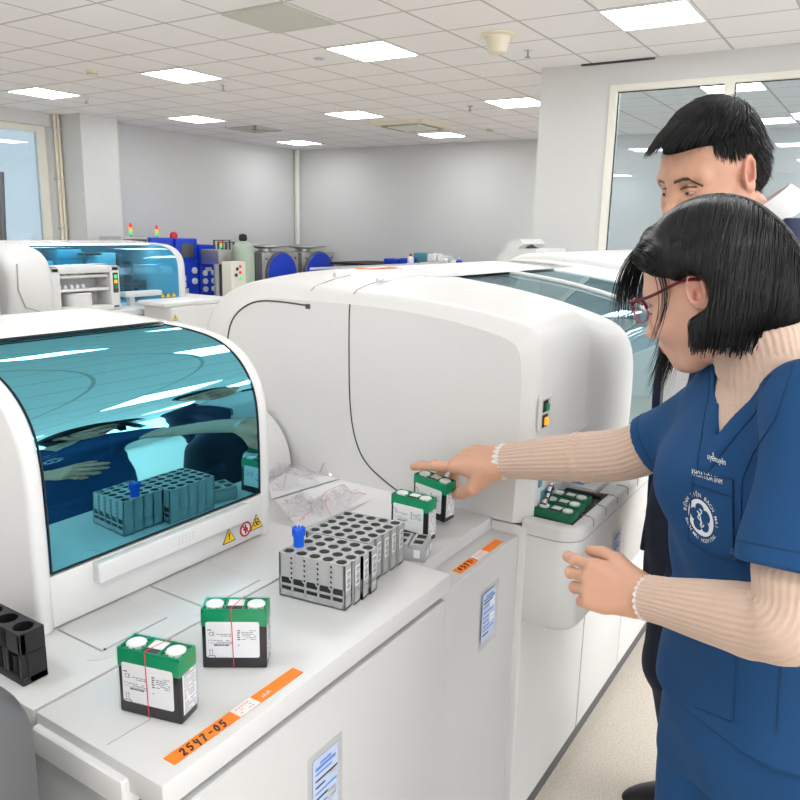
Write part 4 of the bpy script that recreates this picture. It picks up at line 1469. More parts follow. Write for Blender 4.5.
xa, xb = at(172, 318, y=YB-0.62)[0], at(201, 318, y=YB-0.62)[0]
MB().box((xa, YB-0.62, 0.0), (xb+0.25, YB-0.32, 0.93), bev=0.02).build('housing', 'white', t)
MB().box((xa-0.04, YB-0.60, 0.93), (xb+0.22, YB-0.3, 0.965), bev=0.015).build('lid', 'white', t)
warning_triangle(front_T(xa+0.03, YB-0.6205, 0.86), 0.05, t)
for k in range(3):
    warning_triangle(front_T(4.06+0.055*k, YB-0.012, 0.955), 0.05, E_)
# dark slim post at the left edge
t = thing('monitor_post', 'dark slim post at the left edge in front of the window', 'post', (3.0, 5.85, 0.0))
pa, pb = at(3, 240, y=5.85), at(0, 172, y=5.85)
MB().tube([(pa[0], 5.85, 0.0), (pa[0], 5.85, 1.40), (pb[0], 5.85, pb[2])], 0.028, 'dgrey', 10).build('pole', None, t)
MB().lathe([(0.13, 0.0), (0.13, 0.02), (0.03, 0.03)], 'dgrey', Matrix.Translation((pa[0], 5.85, 0)), 16).build('base', None, t)

# ================================================================== far wall: water plant, tanks and washers
def stack_lamp(x, y, z, label, s=0.68):
    t = thing('signal_tower', label, 'signal lamp', (x, y, z), 0, 'signal towers on the water units')
    MB().cyl((x, y, z), (x, y, z+0.05*s), 0.012*s, 'dgrey', 8).build('stem', None, t)
    for k, m in enumerate(('greenled', 'amber', 'redled')):
        MB().cyl((x, y, z+(0.05+0.075*k)*s), (x, y, z+(0.12+0.075*k)*s), 0.038*s, m, 14).build('lamp_segment', None, t)
    MB().lathe([(0.03*s, z+0.275*s), (0.0, z+0.30*s)], 'dgrey', Matrix.Translation((x, y, 0)), 12).build('lamp_cap', None, t)


def purifier(px0, px1, ptop, y, label, kind):
    a, c = at(px0, ptop, y=y), at(px1, ptop, y=y)
    x0, x1, z1 = a[0], c[0], a[2]
    t = thing('water_purifier', label, 'water purifier', ((x0+x1)/2, y+0.25, 0), 0, 'blue water purifiers along the far wall')
    MB().box((x0, y, 0.02), (x1, y+0.55, z1), bev=0.015).build('cabinet', 'blue', t)
    MB().box((x0+0.02, y-0.006, z1-0.02-0.33), (x1-0.02, y+0.01, z1-0.02), bev=0.006).build('control_door', 'blue', t)
    w_ = x1-x0
    if kind:
        MB().box((x0+w_*0.22, y-0.018, z1-0.29), (x1-w_*0.2, y-0.004, z1-0.08), bev=0.006).build('display', 'dgrey', t)
        for k in range(2):
            MB().lathe([(0.05, 0), (0.05, 0.03), (0.04, 0.035), (0, 0.035)], 'gauge', front_T(x1-w_*0.2, y, z1-0.50-0.17*k), 16).build('pressure_gauge', None, t)
        for k in range(2):
            MB().box((x0+w_*0.25, y-0.02, z1-0.66-0.1*k), (x0+w_*0.38, y, z1-0.58-0.1*k), bev=0.005).build('valve', 'gauge', t)
        MB().box((x0+w_*0.2, y-0.012, z1-0.9), (x0+w_*0.5, y, z1-0.78)).build('name_plate', 'lgrey', t)
    else:
        for k in range(3):
            for j in range(2):
                MB().lathe([(0.045, 0), (0.045, 0.03), (0.036, 0.035), (0, 0.035)], 'gauge', front_T(x0+w_*(0.25+0.5*j), y, z1-0.45-0.13*k), 16).build('pressure_gauge', None, t)
        MB().cyl((x0+w_*0.68, y-0.03, z1-0.30), (x0+w_*0.68, y-0.03, z1-0.08), 0.03, 'paper', 12).build('flow_meter', None, t)
        MB().cyl((x0+w_*0.68, y-0.03, z1-0.16), (x0+w_*0.68, y-0.03, z1-0.08), 0.032, 'redthread', 12).build('float', None, t)
        for k in range(4):
            MB().box((x0+w_*(0.15+0.19*k), y-0.02, z1-0.94), (x0+w_*(0.26+0.19*k), y, z1-0.82), bev=0.006).build('valve', 'gauge', t)
        MB().box((x0+w_*0.3, y-0.012, z1-0.42), (x0+w_*0.66, y, z1-0.36)).build('name_plate', 'lgrey', t)
    return x0, x1, z1


y_ = 9.5
x0, x1, z1 = purifier(150, 173, 238, y_, 'leftmost blue water purifier, mostly behind the clear blue hood', 1)
x0, x1, z1 = purifier(175.5, 197, 238.5, y_, 'middle blue water purifier with a grey display', 1)
MB()
mb = MB()
cx = (x0+x1)/2
t = thing('warning_beacon', 'small red beacon on top of the middle blue water purifier', 'signal lamp', (cx-0.08, y_+0.2, z1))
MB().lathe([(0.06, z1), (0.06, z1+0.06), (0.04, z1+0.09), (0, z1+0.1)], 'red', Matrix.Translation((cx-0.08, y_+0.2, 0)), 14).build('lens', None, t)
purifier(199.5, 216, 245, y_, 'rightmost and lowest blue water purifier with six gauges', 0)
a, c = at(121, 237, y=9.3), at(148, 237, y=9.3)
t = thing('grey_cabinet', 'grey cabinet top behind the clear blue hood below the first signal tower', 'cabinet', ((a[0]+c[0])/2, 9.5, 0))
MB().box((a[0], 9.3, 0.0), (c[0], 9.8, a[2]), bev=0.02).build('housing', 'steel', t)
MB().box((a[0]+0.03, 9.29, a[2]-0.12), (c[0]-0.03, 9.30, a[2]-0.03)).build('vent_panel', 'dgrey', t)
stack_lamp(at(131, 237, y=9.5)[0], 9.5, a[2], 'red amber green signal tower furthest left, on the grey cabinet')
xs = at(157, 238, y=9.7)
stack_lamp(xs[0], 9.7, z1, 'red amber green signal tower on the leftmost blue purifier')

# pump skid: steel pump head, pipes, tank and control box
y_ = 8.95
a, c = at(218.5, 250, y=y_), at(232, 262, y=y_)
t = thing('pump_unit', 'stainless pump unit right of the blue purifiers', 'pump', ((a[0]+c[0])/2, y_+0.2, 0))
MB().box((a[0], y_, 0.9), (c[0], y_+0.4, a[2]), bev=0.02).build('pump_head', 'steel', t)
for k in range(3):
    MB().cyl((a[0]+0.06+0.11*k, y_+0.12, 0.0), (a[0]+0.06+0.11*k, y_+0.12, 0.9), 0.045, 'steel' if k != 1 else 'dgrey', 14).build('column', None, t)
for k in range(4):
    xk = a[0]+0.2+0.09*k
    MB().tube([(xk, y_+0.3, a[2]-0.1), (xk, y_+0.3, a[2]+0.14-0.03*(k % 2)), (xk+0.16, y_+0.3, a[2]+0.14-0.03*(k % 2)), (xk+0.16, y_+0.3, a[2]-0.2)], 0.018, 'dgrey', 8).build('pipe', None, t)
stack_lamp(at(221, 248, y=y_+0.15)[0], y_+0.15, a[2], 'short signal tower on the stainless pump unit', 0.5)
a = at(243, 241, y=9.05)
t = thing('pressure_tank', 'pale green pressure tank with black valve', 'tank', (a[0], 9.05, 0))
MB().lathe([(0.17, 0.0), (0.18, 0.05), (0.18, a[2]-0.14), (0.16, a[2]-0.07), (0.10, a[2]-0.02), (0.05, a[2])], 'tankgreen', Matrix.Translation((a[0], 9.05, 0)), 24).build('vessel', None, t)
MB().lathe([(0.05, a[2]), (0.07, a[2]+0.03), (0.06, a[2]+0.10), (0.0, a[2]+0.12)], 'blackmat', Matrix.Translation((a[0], 9.05, 0)), 14).build('valve_head', None, t)
y_ = 8.45
a, c = at(231, 262, y=y_), at(246, 285, y=y_)
t = thing('control_box', 'pale control box with red and green lamps in front of the tank', 'control box', ((a[0]+c[0])/2, y_+0.1, 0))
MB().box((a[0], y_, 0.25), (c[0], y_+0.2, a[2]), bev=0.012).build('enclosure', 'frame', t)
MB().box((a[0]+0.04, y_+0.05, 0.0), (c[0]-0.04, y_+0.15, 0.25)).build('pedestal', 'dgrey', t)
for px_, py_, m in ((237, 269, 'ink'), (240, 266.5, 'redled'), (240, 272.5, 'redled'), (240.5, 278, 'greenled'), (236, 275, 'ink')):
    q = at(px_, py_, y=y_)
    MB().lathe([(0.026, 0), (0.026, 0.012), (0.015, 0.02), (0, 0.02)], m, front_T(q[0], y_, q[2]), 12).build('push_button', None, t)

# two stainless washers with round blue doors
def washer(pl, pr, pt, pdoor, y, label):
    a, c = at(pl, pt, y=y), at(pr, pt, y=y)
    x0, x1, z1 = a[0], c[0], a[2]
    t = thing('washer', label, 'washing machine', ((x0+x1)/2, y+0.4, 0), 0, 'stainless washers in the far corner')
    MB().box((x0, y, 0.0), (x1, y+0.75, z1), bev=0.02).build('casing', 'steel', t)
    MB().box((x0+0.05, y-0.01, 0.12), (x1-0.05, y+0.02, z1-0.05), bev=0.012).build('front_panel', 'steel', t)
    q = at(pdoor[0], pdoor[1], y=y)
    r_ = at(pdoor[0]+14, pdoor[1], y=y)[0]-q[0]
    MB().lathe([(r_*1.03, 0.0), (r_*1.03, 0.03), (r_*0.98, 0.05)], 'dgrey', front_T(q[0], y-0.01, q[2]), 36).build('door_ring', None, t)
    MB().lathe([(r_, 0.02), (r_*0.96, 0.07), (r_*0.55, 0.10), (0, 0.11)], 'blue', front_T(q[0], y-0.01, q[2]), 36).build('round_door', None, t)
    for sx in (x0+0.10, x1-0.10):
        MB().lathe([(0.02, 0), (0.02, 0.012), (0, 0.016)], 'dgrey', front_T(sx, y-0.01, z1-0.11), 10).build('bolt', None, t)
    ex = (x0+x1)/2+0.05
    MB().lathe([(0.12, z1), (0.12, z1+0.05), (0.42, z1+0.09), (0.42, z1+0.115), (0.10, z1+0.13), (0, z1+0.13)], 'steel', Matrix.Translation((ex, y+0.42, 0)), 28).build('top_plate', None, t)


washer(262, 298.5, 252.5, (280, 274), 9.25, 'left stainless washer with round blue door')
washer(302, 334, 252.5, (318, 275), 9.35, 'right stainless washer with round blue door')
# dark pipes at the left of the washers
MB()
a = at(256, 252, y=9.4)
tag(MB().box((a[0]-0.12, 9.3, 0.0), (a[0]+0.02, 9.55, a[2]), 'dgrey', bev=0.02).build('filter_column'), 'dark filter housing between the pale green tank and the washers', 'filter housing')

# bench along the far wall with its things
b_ = at(418, 268.5, x=11.2)
t = thing('work_bench', 'long bench by the far wall behind the large analyzer', 'bench', (11.6, 7.0, 0))
zb = 0.90
MB().box((11.0, 5.6, zb-0.04), (12.2, 8.6, zb)).build('bench_top', 'blackmat', t)
for yy in (5.7, 7.1, 8.5):
    MB().box((11.1, yy-0.04, 0.0), (12.1, yy+0.04, zb-0.04)).build('leg', 'lgrey', t)


def on_bench(px0, px1, py, h, m, name, label, cat, x=11.2, dep=0.25, bev=0.02, grp=None):
    a, c = at(px0, py, x=x), at(px1, py, x=x)
    o = MB().box((x, min(a[1], c[1]), zb+0.001), (x+dep, max(a[1], c[1]), zb+h), m, bev=bev).build(name)
    return tag(o, label, cat, grp)


on_bench(383, 398, 266, 0.10, 'blue', 'blue_bag', 'left blue cloth bundle on the far bench', 'bundle', bev=0.03)
on_bench(399, 409, 265, 0.12, 'blue', 'blue_bag', 'right blue cloth bundle on the far bench', 'bundle', bev=0.03)
on_bench(413, 427, 260, 0.21, 'tealin', 'carton', 'teal carton on the far bench', 'carton', 11.5)
on_bench(427, 436, 262, 0.20, 'paper', 'carton', 'tall white carton next to the teal one on the far bench', 'carton', 11.5)
on_bench(437, 446, 264, 0.17, 'label', 'carton', 'lower white carton in the middle of the far bench', 'carton', 11.5)
on_bench(419, 441, 268, 0.06, 'cream', 'cardboard_tray', 'cream cardboard tray in front of the cartons on the far bench', 'tray')
for px_, m, h, l in ((410.5, 'label', 0.20, 'white bottle with red cap on the far bench'), (446, 'label', 0.18, 'white bottle at the right end of the cartons'), (453.5, 'label', 0.14, 'short white bottle at the right end of the cartons'), (459, 'blue', 0.17, 'single blue bottle standing at the far bench end')):
    bx = 11.08 if px_ < 412 else 11.25
    q = at(px_, 265, x=bx)
    t = thing('bottle', l, 'bottle', (bx, q[1], zb))
    MB().lathe([(0.05, zb+0.001), (0.055, zb+0.02), (0.055, zb+h*0.65), (0.022, zb+h*0.8)], m, Matrix.Translation((bx, q[1], 0)), 14).build('flask', None, t)
    MB().lathe([(0.024, zb+h*0.8), (0.024, zb+h), (0, zb+h)], 'red' if px_ < 412 else 'paper', Matrix.Translation((bx, q[1], 0)), 12).build('cap', None, t)

# white scanner-like instrument between the big analyser and the partition
X5 = 6.2
P = [at(px_, py_, x=X5)[1:] for px_, py_ in ((487, 272), (494, 262), (500, 254), (508, 249), (515, 248.5), (536, 249), (536, 272))]
P[0][1] = P[-1][1] = 1.0
t = thing('scanner_instrument', 'white curved instrument with raised head left of the partition wall', 'laboratory instrument', (X5+0.3, float(P[3][0]), 0))
MB().prism([(q[0], q[1]) for q in P], 'x', X5, X5+0.7, 'white').build('shell', None, t, 30)
Q = [at(px_, py_, x=X5)[1:] for px_, py_ in ((503, 254), (507, 242), (519, 239), (523, 244), (512, 252))]
MB().prism([(q[0], q[1]) for q in Q], 'x', X5+0.02, X5+0.5, 'white').build('head', None, t, 20)
mb = MB()
strip([tuple(at(px_, py_, x=X5-0.004)) for px_, py_ in ((509, 261), (515, 258.5), (524, 257.5), (535, 257.5))], 0.012, 0.004, (-1, 0, 0), 'seam', mb)
mb.build('shell_seam', None, t)
mb = MB()
mb.tube([tuple(at(px_, py_, x=X5+0.2)) for px_, py_ in ((520, 248), (526, 246), (531, 247.5), (536, 251))], 0.03, 'seam', 8)
mb.build('joint', None, t)
q0, q1 = min(q[0] for q in P), max(q[0] for q in P)
MB().box((X5, q0, 0.0), (X5+0.7, q1, 1.0)).build('stand', 'white2', t)
# ================================================================== people
import openvdb


class Field:
    """distance field on a block of space, filled shape by shape, then skinned"""

    def __init__(s, lo, hi, h):
        s.lo, s.h = np.array(lo, float), h
        s.n = np.ceil((np.array(hi)-s.lo)/h).astype(int)+1
        s.F = np.full(s.n, 0.05, np.float32)

    def blk(s, lo, hi):
        a = np.clip(np.floor((np.array(lo)-s.lo)/s.h).astype(int), 0, s.n)
        b = np.clip(np.ceil((np.array(hi)-s.lo)/s.h).astype(int)+1, 0, s.n)
        if (b <= a).any():
            return None, None
        ax = [s.lo[i]+s.h*np.arange(a[i], b[i]) for i in range(3)]
        X = np.meshgrid(*ax, indexing='ij', sparse=True)
        return (slice(a[0], b[0]), slice(a[1], b[1]), slice(a[2], b[2])), X

    def put(s, fn, lo, hi, k=0.01, sub=False):
        m = k+3*s.h
        q, X = s.blk(np.array(lo)-m, np.array(hi)+m)
        if q is None:
            return
        d = fn(*X).astype(np.float32)
        o = s.F[q]
        if sub:
            d = -d
            hh = np.maximum(k-np.abs(o-d), 0)/max(k, 1e-6)
            s.F[q] = np.maximum(o, d)+hh*hh*k*0.25
        else:
            hh = np.maximum(k-np.abs(o-d), 0)/max(k, 1e-6)
            s.F[q] = np.minimum(o, d)-hh*hh*k*0.25

    def cone(s, a, b, ra, rb, k=0.01, sub=False):
        a, b = np.array(a, float), np.array(b, float)
        ba = b-a
        L = ba @ ba+1e-12

        def fn(x, y, z):
            t = np.clip(((x-a[0])*ba[0]+(y-a[1])*ba[1]+(z-a[2])*ba[2])/L, 0, 1)
            return np.sqrt((x-a[0]-t*ba[0])**2+(y-a[1]-t*ba[1])**2+(z-a[2]-t*ba[2])**2)-(ra+(rb-ra)*t)
        r = max(ra, rb)
        s.put(fn, np.minimum(a, b)-r, np.maximum(a, b)+r, k, sub)

    def ell(s, c, r, R=None, k=0.01, sub=False):
        c, r = np.array(c, float), np.array(r, float)
        R = np.eye(3) if R is None else np.array(R)

        def fn(x, y, z):
            dx, dy, dz = x-c[0], y-c[1], z-c[2]
            p = [R[0, i]*dx+R[1, i]*dy+R[2, i]*dz for i in range(3)]
            k0 = np.sqrt((p[0]/r[0])**2+(p[1]/r[1])**2+(p[2]/r[2])**2)
            k1 = np.sqrt((p[0]/r[0]**2)**2+(p[1]/r[1]**2)**2+(p[2]/r[2]**2)**2)
            return k0*(k0-1)/np.maximum(k1, 1e-9)
        m = np.sqrt((R**2) @ (r**2))
        s.put(fn, c-m, c+m, k, sub)

    def stack(s, zs, cs, a, b, head, k=0.02, shrink=0.0):
        """upright body of elliptic sections: half-width a across, half-depth b along the heading"""
        zs, a, b = np.array(zs, float), np.array(a, float)-shrink, np.array(b, float)-shrink
        cs = np.array(cs, float)
        o = np.argsort(zs)
        zs, a, b, cs = zs[o], a[o], b[o], cs[o]
        zz = np.linspace(zs[0], zs[-1], 80)

        def sm(v):
            q = np.interp(zz, zs, v)
            for _ in range(3):
                q[1:-1] = (q[:-2]+2*q[1:-1]+q[2:])/4
            return q
        A, B_, CX, CY = sm(a), sm(b), sm(cs[:, 0]), sm(cs[:, 1])
        c, n = math.cos(head), math.sin(head)

        def fn(x, y, z):
            zc = np.clip(z, zs[0], zs[-1])
            aa, bb = np.interp(zc, zz, A), np.interp(zc, zz, B_)
            dx, dy = x-np.interp(zc, zz, CX), y-np.interp(zc, zz, CY)
            u = dx*n-dy*c
            v = dx*c+dy*n
            d = (np.sqrt((u/aa)**2+(v/bb)**2)-1)*np.minimum(aa, bb)
            dz = np.maximum(zs[0]-z, z-zs[-1])
            return np.where(dz > 0, np.sqrt(np.maximum(d, 0)**2+dz**2), np.maximum(d, dz)) if True else d
        m = max(a.max(), b.max())
        s.put(fn, (cs[:, 0].min()-m, cs[:, 1].min()-m, zs[0]), (cs[:, 0].max()+m, cs[:, 1].max()+m, zs[-1]), k)

    def warp(s, fn):
        ax = [s.lo[i]+s.h*np.arange(s.n[i]) for i in range(3)]
        X = np.meshgrid(*ax, indexing='ij', sparse=True)
        s.F = (s.F+fn(*X)).astype(np.float32)

    def mesh(s):
        F = s.F.copy()
        for i in range(3):
            sl = [slice(None)]*3
            for e in (0, -1):
                sl[i] = e
                F[tuple(sl)] = np.maximum(F[tuple(sl)], s.h)
        g = openvdb.FloatGrid(background=0.05)
        g.copyFromArray(F)
        p, q = g.convertToQuads(0.0)
        return p*s.h+s.lo, q[:, ::-1]


def mesh_obj(name, pq, m, parent, smooth=True, cols=None):
    P, Q, off = [], [], 0
    for p, q in pq:
        P.append(p)
        Q.append(q+off)
        off += len(p)
    P, Q = np.concatenate(P), np.concatenate(Q)
    me = bpy.data.meshes.new(name)
    me.vertices.add(len(P))
    me.vertices.foreach_set('co', P.astype(np.float32).ravel())
    me.loops.add(Q.size)
    me.loops.foreach_set('vertex_index', Q.astype(np.int32).ravel())
    me.polygons.add(len(Q))
    me.polygons.foreach_set('loop_start', np.arange(0, Q.size, 4, dtype=np.int32))
    me.update(calc_edges=True)
    me.validate()
    if smooth:
        me.polygons.foreach_set('use_smooth', [True]*len(me.polygons))
    if cols is not None:
        ca = me.color_attributes.new('tone', 'FLOAT_COLOR', 'POINT')
        ca.data.foreach_set('color', np.c_[cols, np.ones(len(cols))].astype(np.float32).ravel())
    me.materials.append(M[m] if isinstance(m, str) else m)
    bm = bmesh.new()
    bm.from_mesh(me)
    bmesh.ops.recalc_face_normals(bm, faces=bm.faces)
    bm.to_mesh(me)
    bm.free()
    o = bpy.data.objects.new(name, me)
    COL.objects.link(o)
    o.parent = parent
    o.matrix_parent_inverse = world_of(parent).inverted()
    return o


def skin_mat(name):
    m = mat(name, (0.7, 0.45, 0.35), 0.46, bump=0.05, bscale=600, sss=0.12)
    nt = m.node_tree
    a = nt.nodes.new('ShaderNodeVertexColor')
    a.layer_name = 'tone'
    nt.links.new(a.outputs[0], nt.nodes['Principled BSDF'].inputs['Base Color'])
    return m


M['skin'] = skin_mat('skin')
M['hairblack'] = mat('black_hair', (0.0065, 0.006, 0.007), 0.36, spec=0.4)
M['hairbase'] = mat('hair_undercoat', (0.014, 0.013, 0.014), 0.9, spec=0.1)
M['seamshade'] = mat('blue_seam_shade', srgb(10, 57, 96), 0.8)  # darker scrub blue, the shadow gap along seams painted in
M['scrub'] = mat('blue_scrub_cloth', srgb(10, 67, 116), 0.8, noise=0.05, nscale=300, bump=0.10, bscale=900)
M['knit'] = mat('beige_rib_knit', srgb(206, 178, 160), 0.8, noise=0.06, nscale=120, bump=0.12, bscale=700, sheen=0.2)
M['navy'] = mat('navy_cloth', srgb(26, 38, 70), 0.75, bump=0.08, bscale=700, sheen=0.1)
M['charcoal'] = mat('charcoal_cloth', srgb(36, 38, 44), 0.8, noise=0.2, nscale=500, bump=0.15, bscale=600)
M['navydark'] = mat('dark_navy_cloth', srgb(16, 24, 46), 0.75, bump=0.08, bscale=700)
M['shirtwhite'] = mat('white_shirt', (0.74, 0.74, 0.75), 0.7, bump=0.06, bscale=500)
M['sweater'] = mat('grey_sweater', srgb(130, 130, 134), 0.85, noise=0.12, nscale=400, bump=0.15, bscale=500)
M['lace'] = mat('white_lace', (0.72, 0.68, 0.65), 0.8, bump=0.2, bscale=500)
M['eyewhite'] = mat('eye_white', (0.75, 0.73, 0.72), 0.2)
M['iris'] = mat('eye_dark', (0.02, 0.012, 0.01), 0.1)
M['maroon'] = mat('maroon_acetate', srgb(110, 22, 42), 0.2, coat=0.5)
M['pinkclear'] = mat('pink_acetate', srgb(214, 130, 160), 0.15, trans=0.4)
M['lens'] = tinted_pane('spectacle_lens', (0.93, 0.93, 0.95), (0.9, 0.9, 0.95), 0.03, 0.0, 0.12)
M['print'] = mat('white_print', (0.80, 0.82, 0.85), 0.6)


def head_frame(centre, heading, pitch, roll=0.0):
    """columns: forward, left, up"""
    Rz = Matrix.Rotation(heading, 3, 'Z')
    Ry = Matrix.Rotation(pitch, 3, 'Y')
    Rx = Matrix.Rotation(roll, 3, 'X')
    return np.array(Rz @ Ry @ Rx), np.array(centre, float)


def head_field(R, c, s, h=0.0018, fem=True, neck_to=None):
    f = Field(c-0.17, c+0.17, h)
    T = lambda p: c+s*(R @ np.array(p, float))
    E = lambda p, r, k=0.012, sub=False, RR=None: f.ell(T(p), s*np.array(r), R if RR is None else R @ RR, k*s, sub)
    C_ = lambda a, b, ra, rb, k=0.012, sub=False: f.cone(T(a), T(b), s*ra, s*rb, k*s, sub)
    E((-0.014, 0, 0.036), (0.096, 0.076, 0.086))
    E((0.020, 0, 0.010), (0.070, 0.070, 0.085), 0.03)
    E((0.026, 0, -0.036), (0.058, 0.056, 0.066), 0.03)
    for y in (-1, 1):
        C_((-0.006, 0.054*y, -0.044), (0.055, 0.020*y, -0.090), 0.020, 0.017, 0.03)
        E((0.060, 0.037*y, -0.034), (0.024, 0.024, 0.024), 0.03)
        C_((0.083, 0.012*y, 0.022), (0.070, 0.050*y, 0.020), 0.010, 0.009, 0.02)
    E((0.072, 0, -0.092), (0.020, 0.022, 0.017), 0.025)
    E((0.079, 0, -0.061), (0.018, 0.028, 0.022), 0.02)
    for y in (-1, 1):
        E((0.094, 0.031*y, 0.000), (0.016, 0.019, 0.012), 0.012, True)
        f.ell(T((0.0755, 0.031*y, -0.001)), s*np.array((0.0128, 0.0148, 0.0118)), R, 0.004)
    C_((0.086, 0, 0.012), (0.107, 0, -0.030), 0.0075, 0.0095, 0.016)
    E((0.109, 0, -0.034), (0.0115, 0.0120, 0.0100), 0.008)
    for y in (-1, 1):
        E((0.099, 0.0125*y, -0.038), (0.0105, 0.0075, 0.0078), 0.006)
        E((0.106, 0.0065*y, -0.0455), (0.004, 0.003, 0.003), 0.003, True)
    C_((0.0945, -0.016, -0.0575), (0.0945, 0.016, -0.0575), 0.0045, 0.0045, 0.008)
    E((0.0975, 0, -0.0563), (0.0058, 0.014, 0.0050), None or 0.006)
    E((0.0960, 0, -0.0670), (0.0062, 0.014, 0.0058), 0.006)
    C_((0.1015, -0.021, -0.0615), (0.1015, 0.021, -0.0615), 0.0011, 0.0011, 0.003, True)
    # ears
    for y in (-1, 1):
        Re = np.array(Matrix.Rotation(math.radians(-14), 3, 'Y') @ Matrix.Rotation(y*math.radians(22), 3, 'Z'))
        E((-0.010, 0.079*y, 0.000), (0.0185, 0.0075, 0.031), 0.006, False, Re)
        E((-0.012, 0.075*y, -0.026), (0.0090, 0.0070, 0.011), 0.008)
        E((-0.007, 0.0870*y, 0.004), (0.0120, 0.0075, 0.0220), 0.003, True, Re)
        E((-0.006, 0.082*y, -0.008), (0.0070, 0.0075, 0.0090), 0.003, True, Re)
        E((0.004, 0.0800*y, -0.006), (0.0045, 0.0045, 0.006), 0.004, False)
        C_((-0.020, 0.083*y, 0.016), (-0.017, 0.083*y, -0.014), 0.0030, 0.0026, 0.004)
    if neck_to is not None:
        a = T((-0.022, 0, -0.045))
        f.cone(a, np.array(neck_to), 0.049*s, 0.050*s, 0.025*s)
    return f, T


def skin_tone(P, base, T_inv, lips, brows, man=False):
    col = np.tile(np.array(base), (len(P), 1))
    q = T_inv(P)
    n_ = 0.035*np.sin(q[:, 0]*160+3*np.sin(q[:, 1]*90))*np.sin(q[:, 2]*140)
    col *= (1+n_[:, None])
    g = np.exp(-(((q[:, 0]-0.062)/0.03)**2+((np.abs(q[:, 1])-0.040)/0.02)**2+((q[:, 2]+0.032)/0.022)**2))
    col = col*(1-0.35*g[:, None])+np.array(lips)*0.35*g[:, None]*1.35
    e = np.exp(-(((q[:, 0]+0.010)/0.03)**2+((np.abs(q[:, 1])-0.083)/0.012)**2+((q[:, 2]-0.0)/0.035)**2))
    col = col*(1-0.30*e[:, None])+np.array(lips)*0.30*e[:, None]*1.25
    m = (q[:, 0] > 0.086) & (np.abs(q[:, 1]) < 0.0215-0.25*np.abs(q[:, 2]+0.0615)) & (np.abs(q[:, 2]+0.0615) < 0.0125)
    col[m] = lips
    by = np.abs(q[:, 1])
    bz = 0.0215-0.16*np.abs(by-0.030)**1.0-0.9*np.maximum(0, by-0.040)
    b = (q[:, 0] > 0.045) & (by > 0.012) & (by < 0.056) & (np.abs(q[:, 2]-bz) < (0.0030 if man else 0.0028))
    col[b] = brows
    l = (q[:, 0] > 0.074) & (np.abs(by-0.031) < 0.0165) & (np.abs(q[:, 2]-0.0058+0.9*((by-0.031)**2)*14) < 0.0014)
    col[l] = brows
    return col


def eyes(T, R, s, parent, openness=0.5):
    for y in (-1, 1):
        c = T((0.0775, 0.031*y, -0.0025))
        mb = MB()
        Tm = Matrix.Translation(c) @ Matrix(R.tolist()).to_4x4() @ Matrix.Diagonal((s, s, s, 1))
        vs, fs = [], []
        for i in range(9):
            for j in range(13):
                u = -0.95+1.9*j/12
                v = -0.28+0.56*i/8*openness*2-0.1
                vs.append((0.0112*math.cos(u)*math.cos(v), 0.0130*math.sin(u), 0.0112*math.sin(v)))
        for i in range(8):
            for j in range(12):
                a = i*13+j
                fs.append((a, a+1, a+14, a+13))
        mb.add(vs, fs, 'eyewhite', Tm)
        P = [(0.0117, 0.0046*math.cos(t), (0.0042*openness+0.0022)*math.sin(t)-0.0026) for t in np.linspace(0, 2*PI, 17)[:-1]]
        mb.add(P, [tuple(range(16))], 'iris', Tm)
        mb.build('eye', None, parent)


def rot_to(d0, up_hint):
    x = np.array(d0, float)
    x /= np.linalg.norm(x)
    z = np.array(up_hint, float)
    z -= x*(z @ x)
    z /= np.linalg.norm(z)
    return np.stack([x, np.cross(z, x), z], 1)


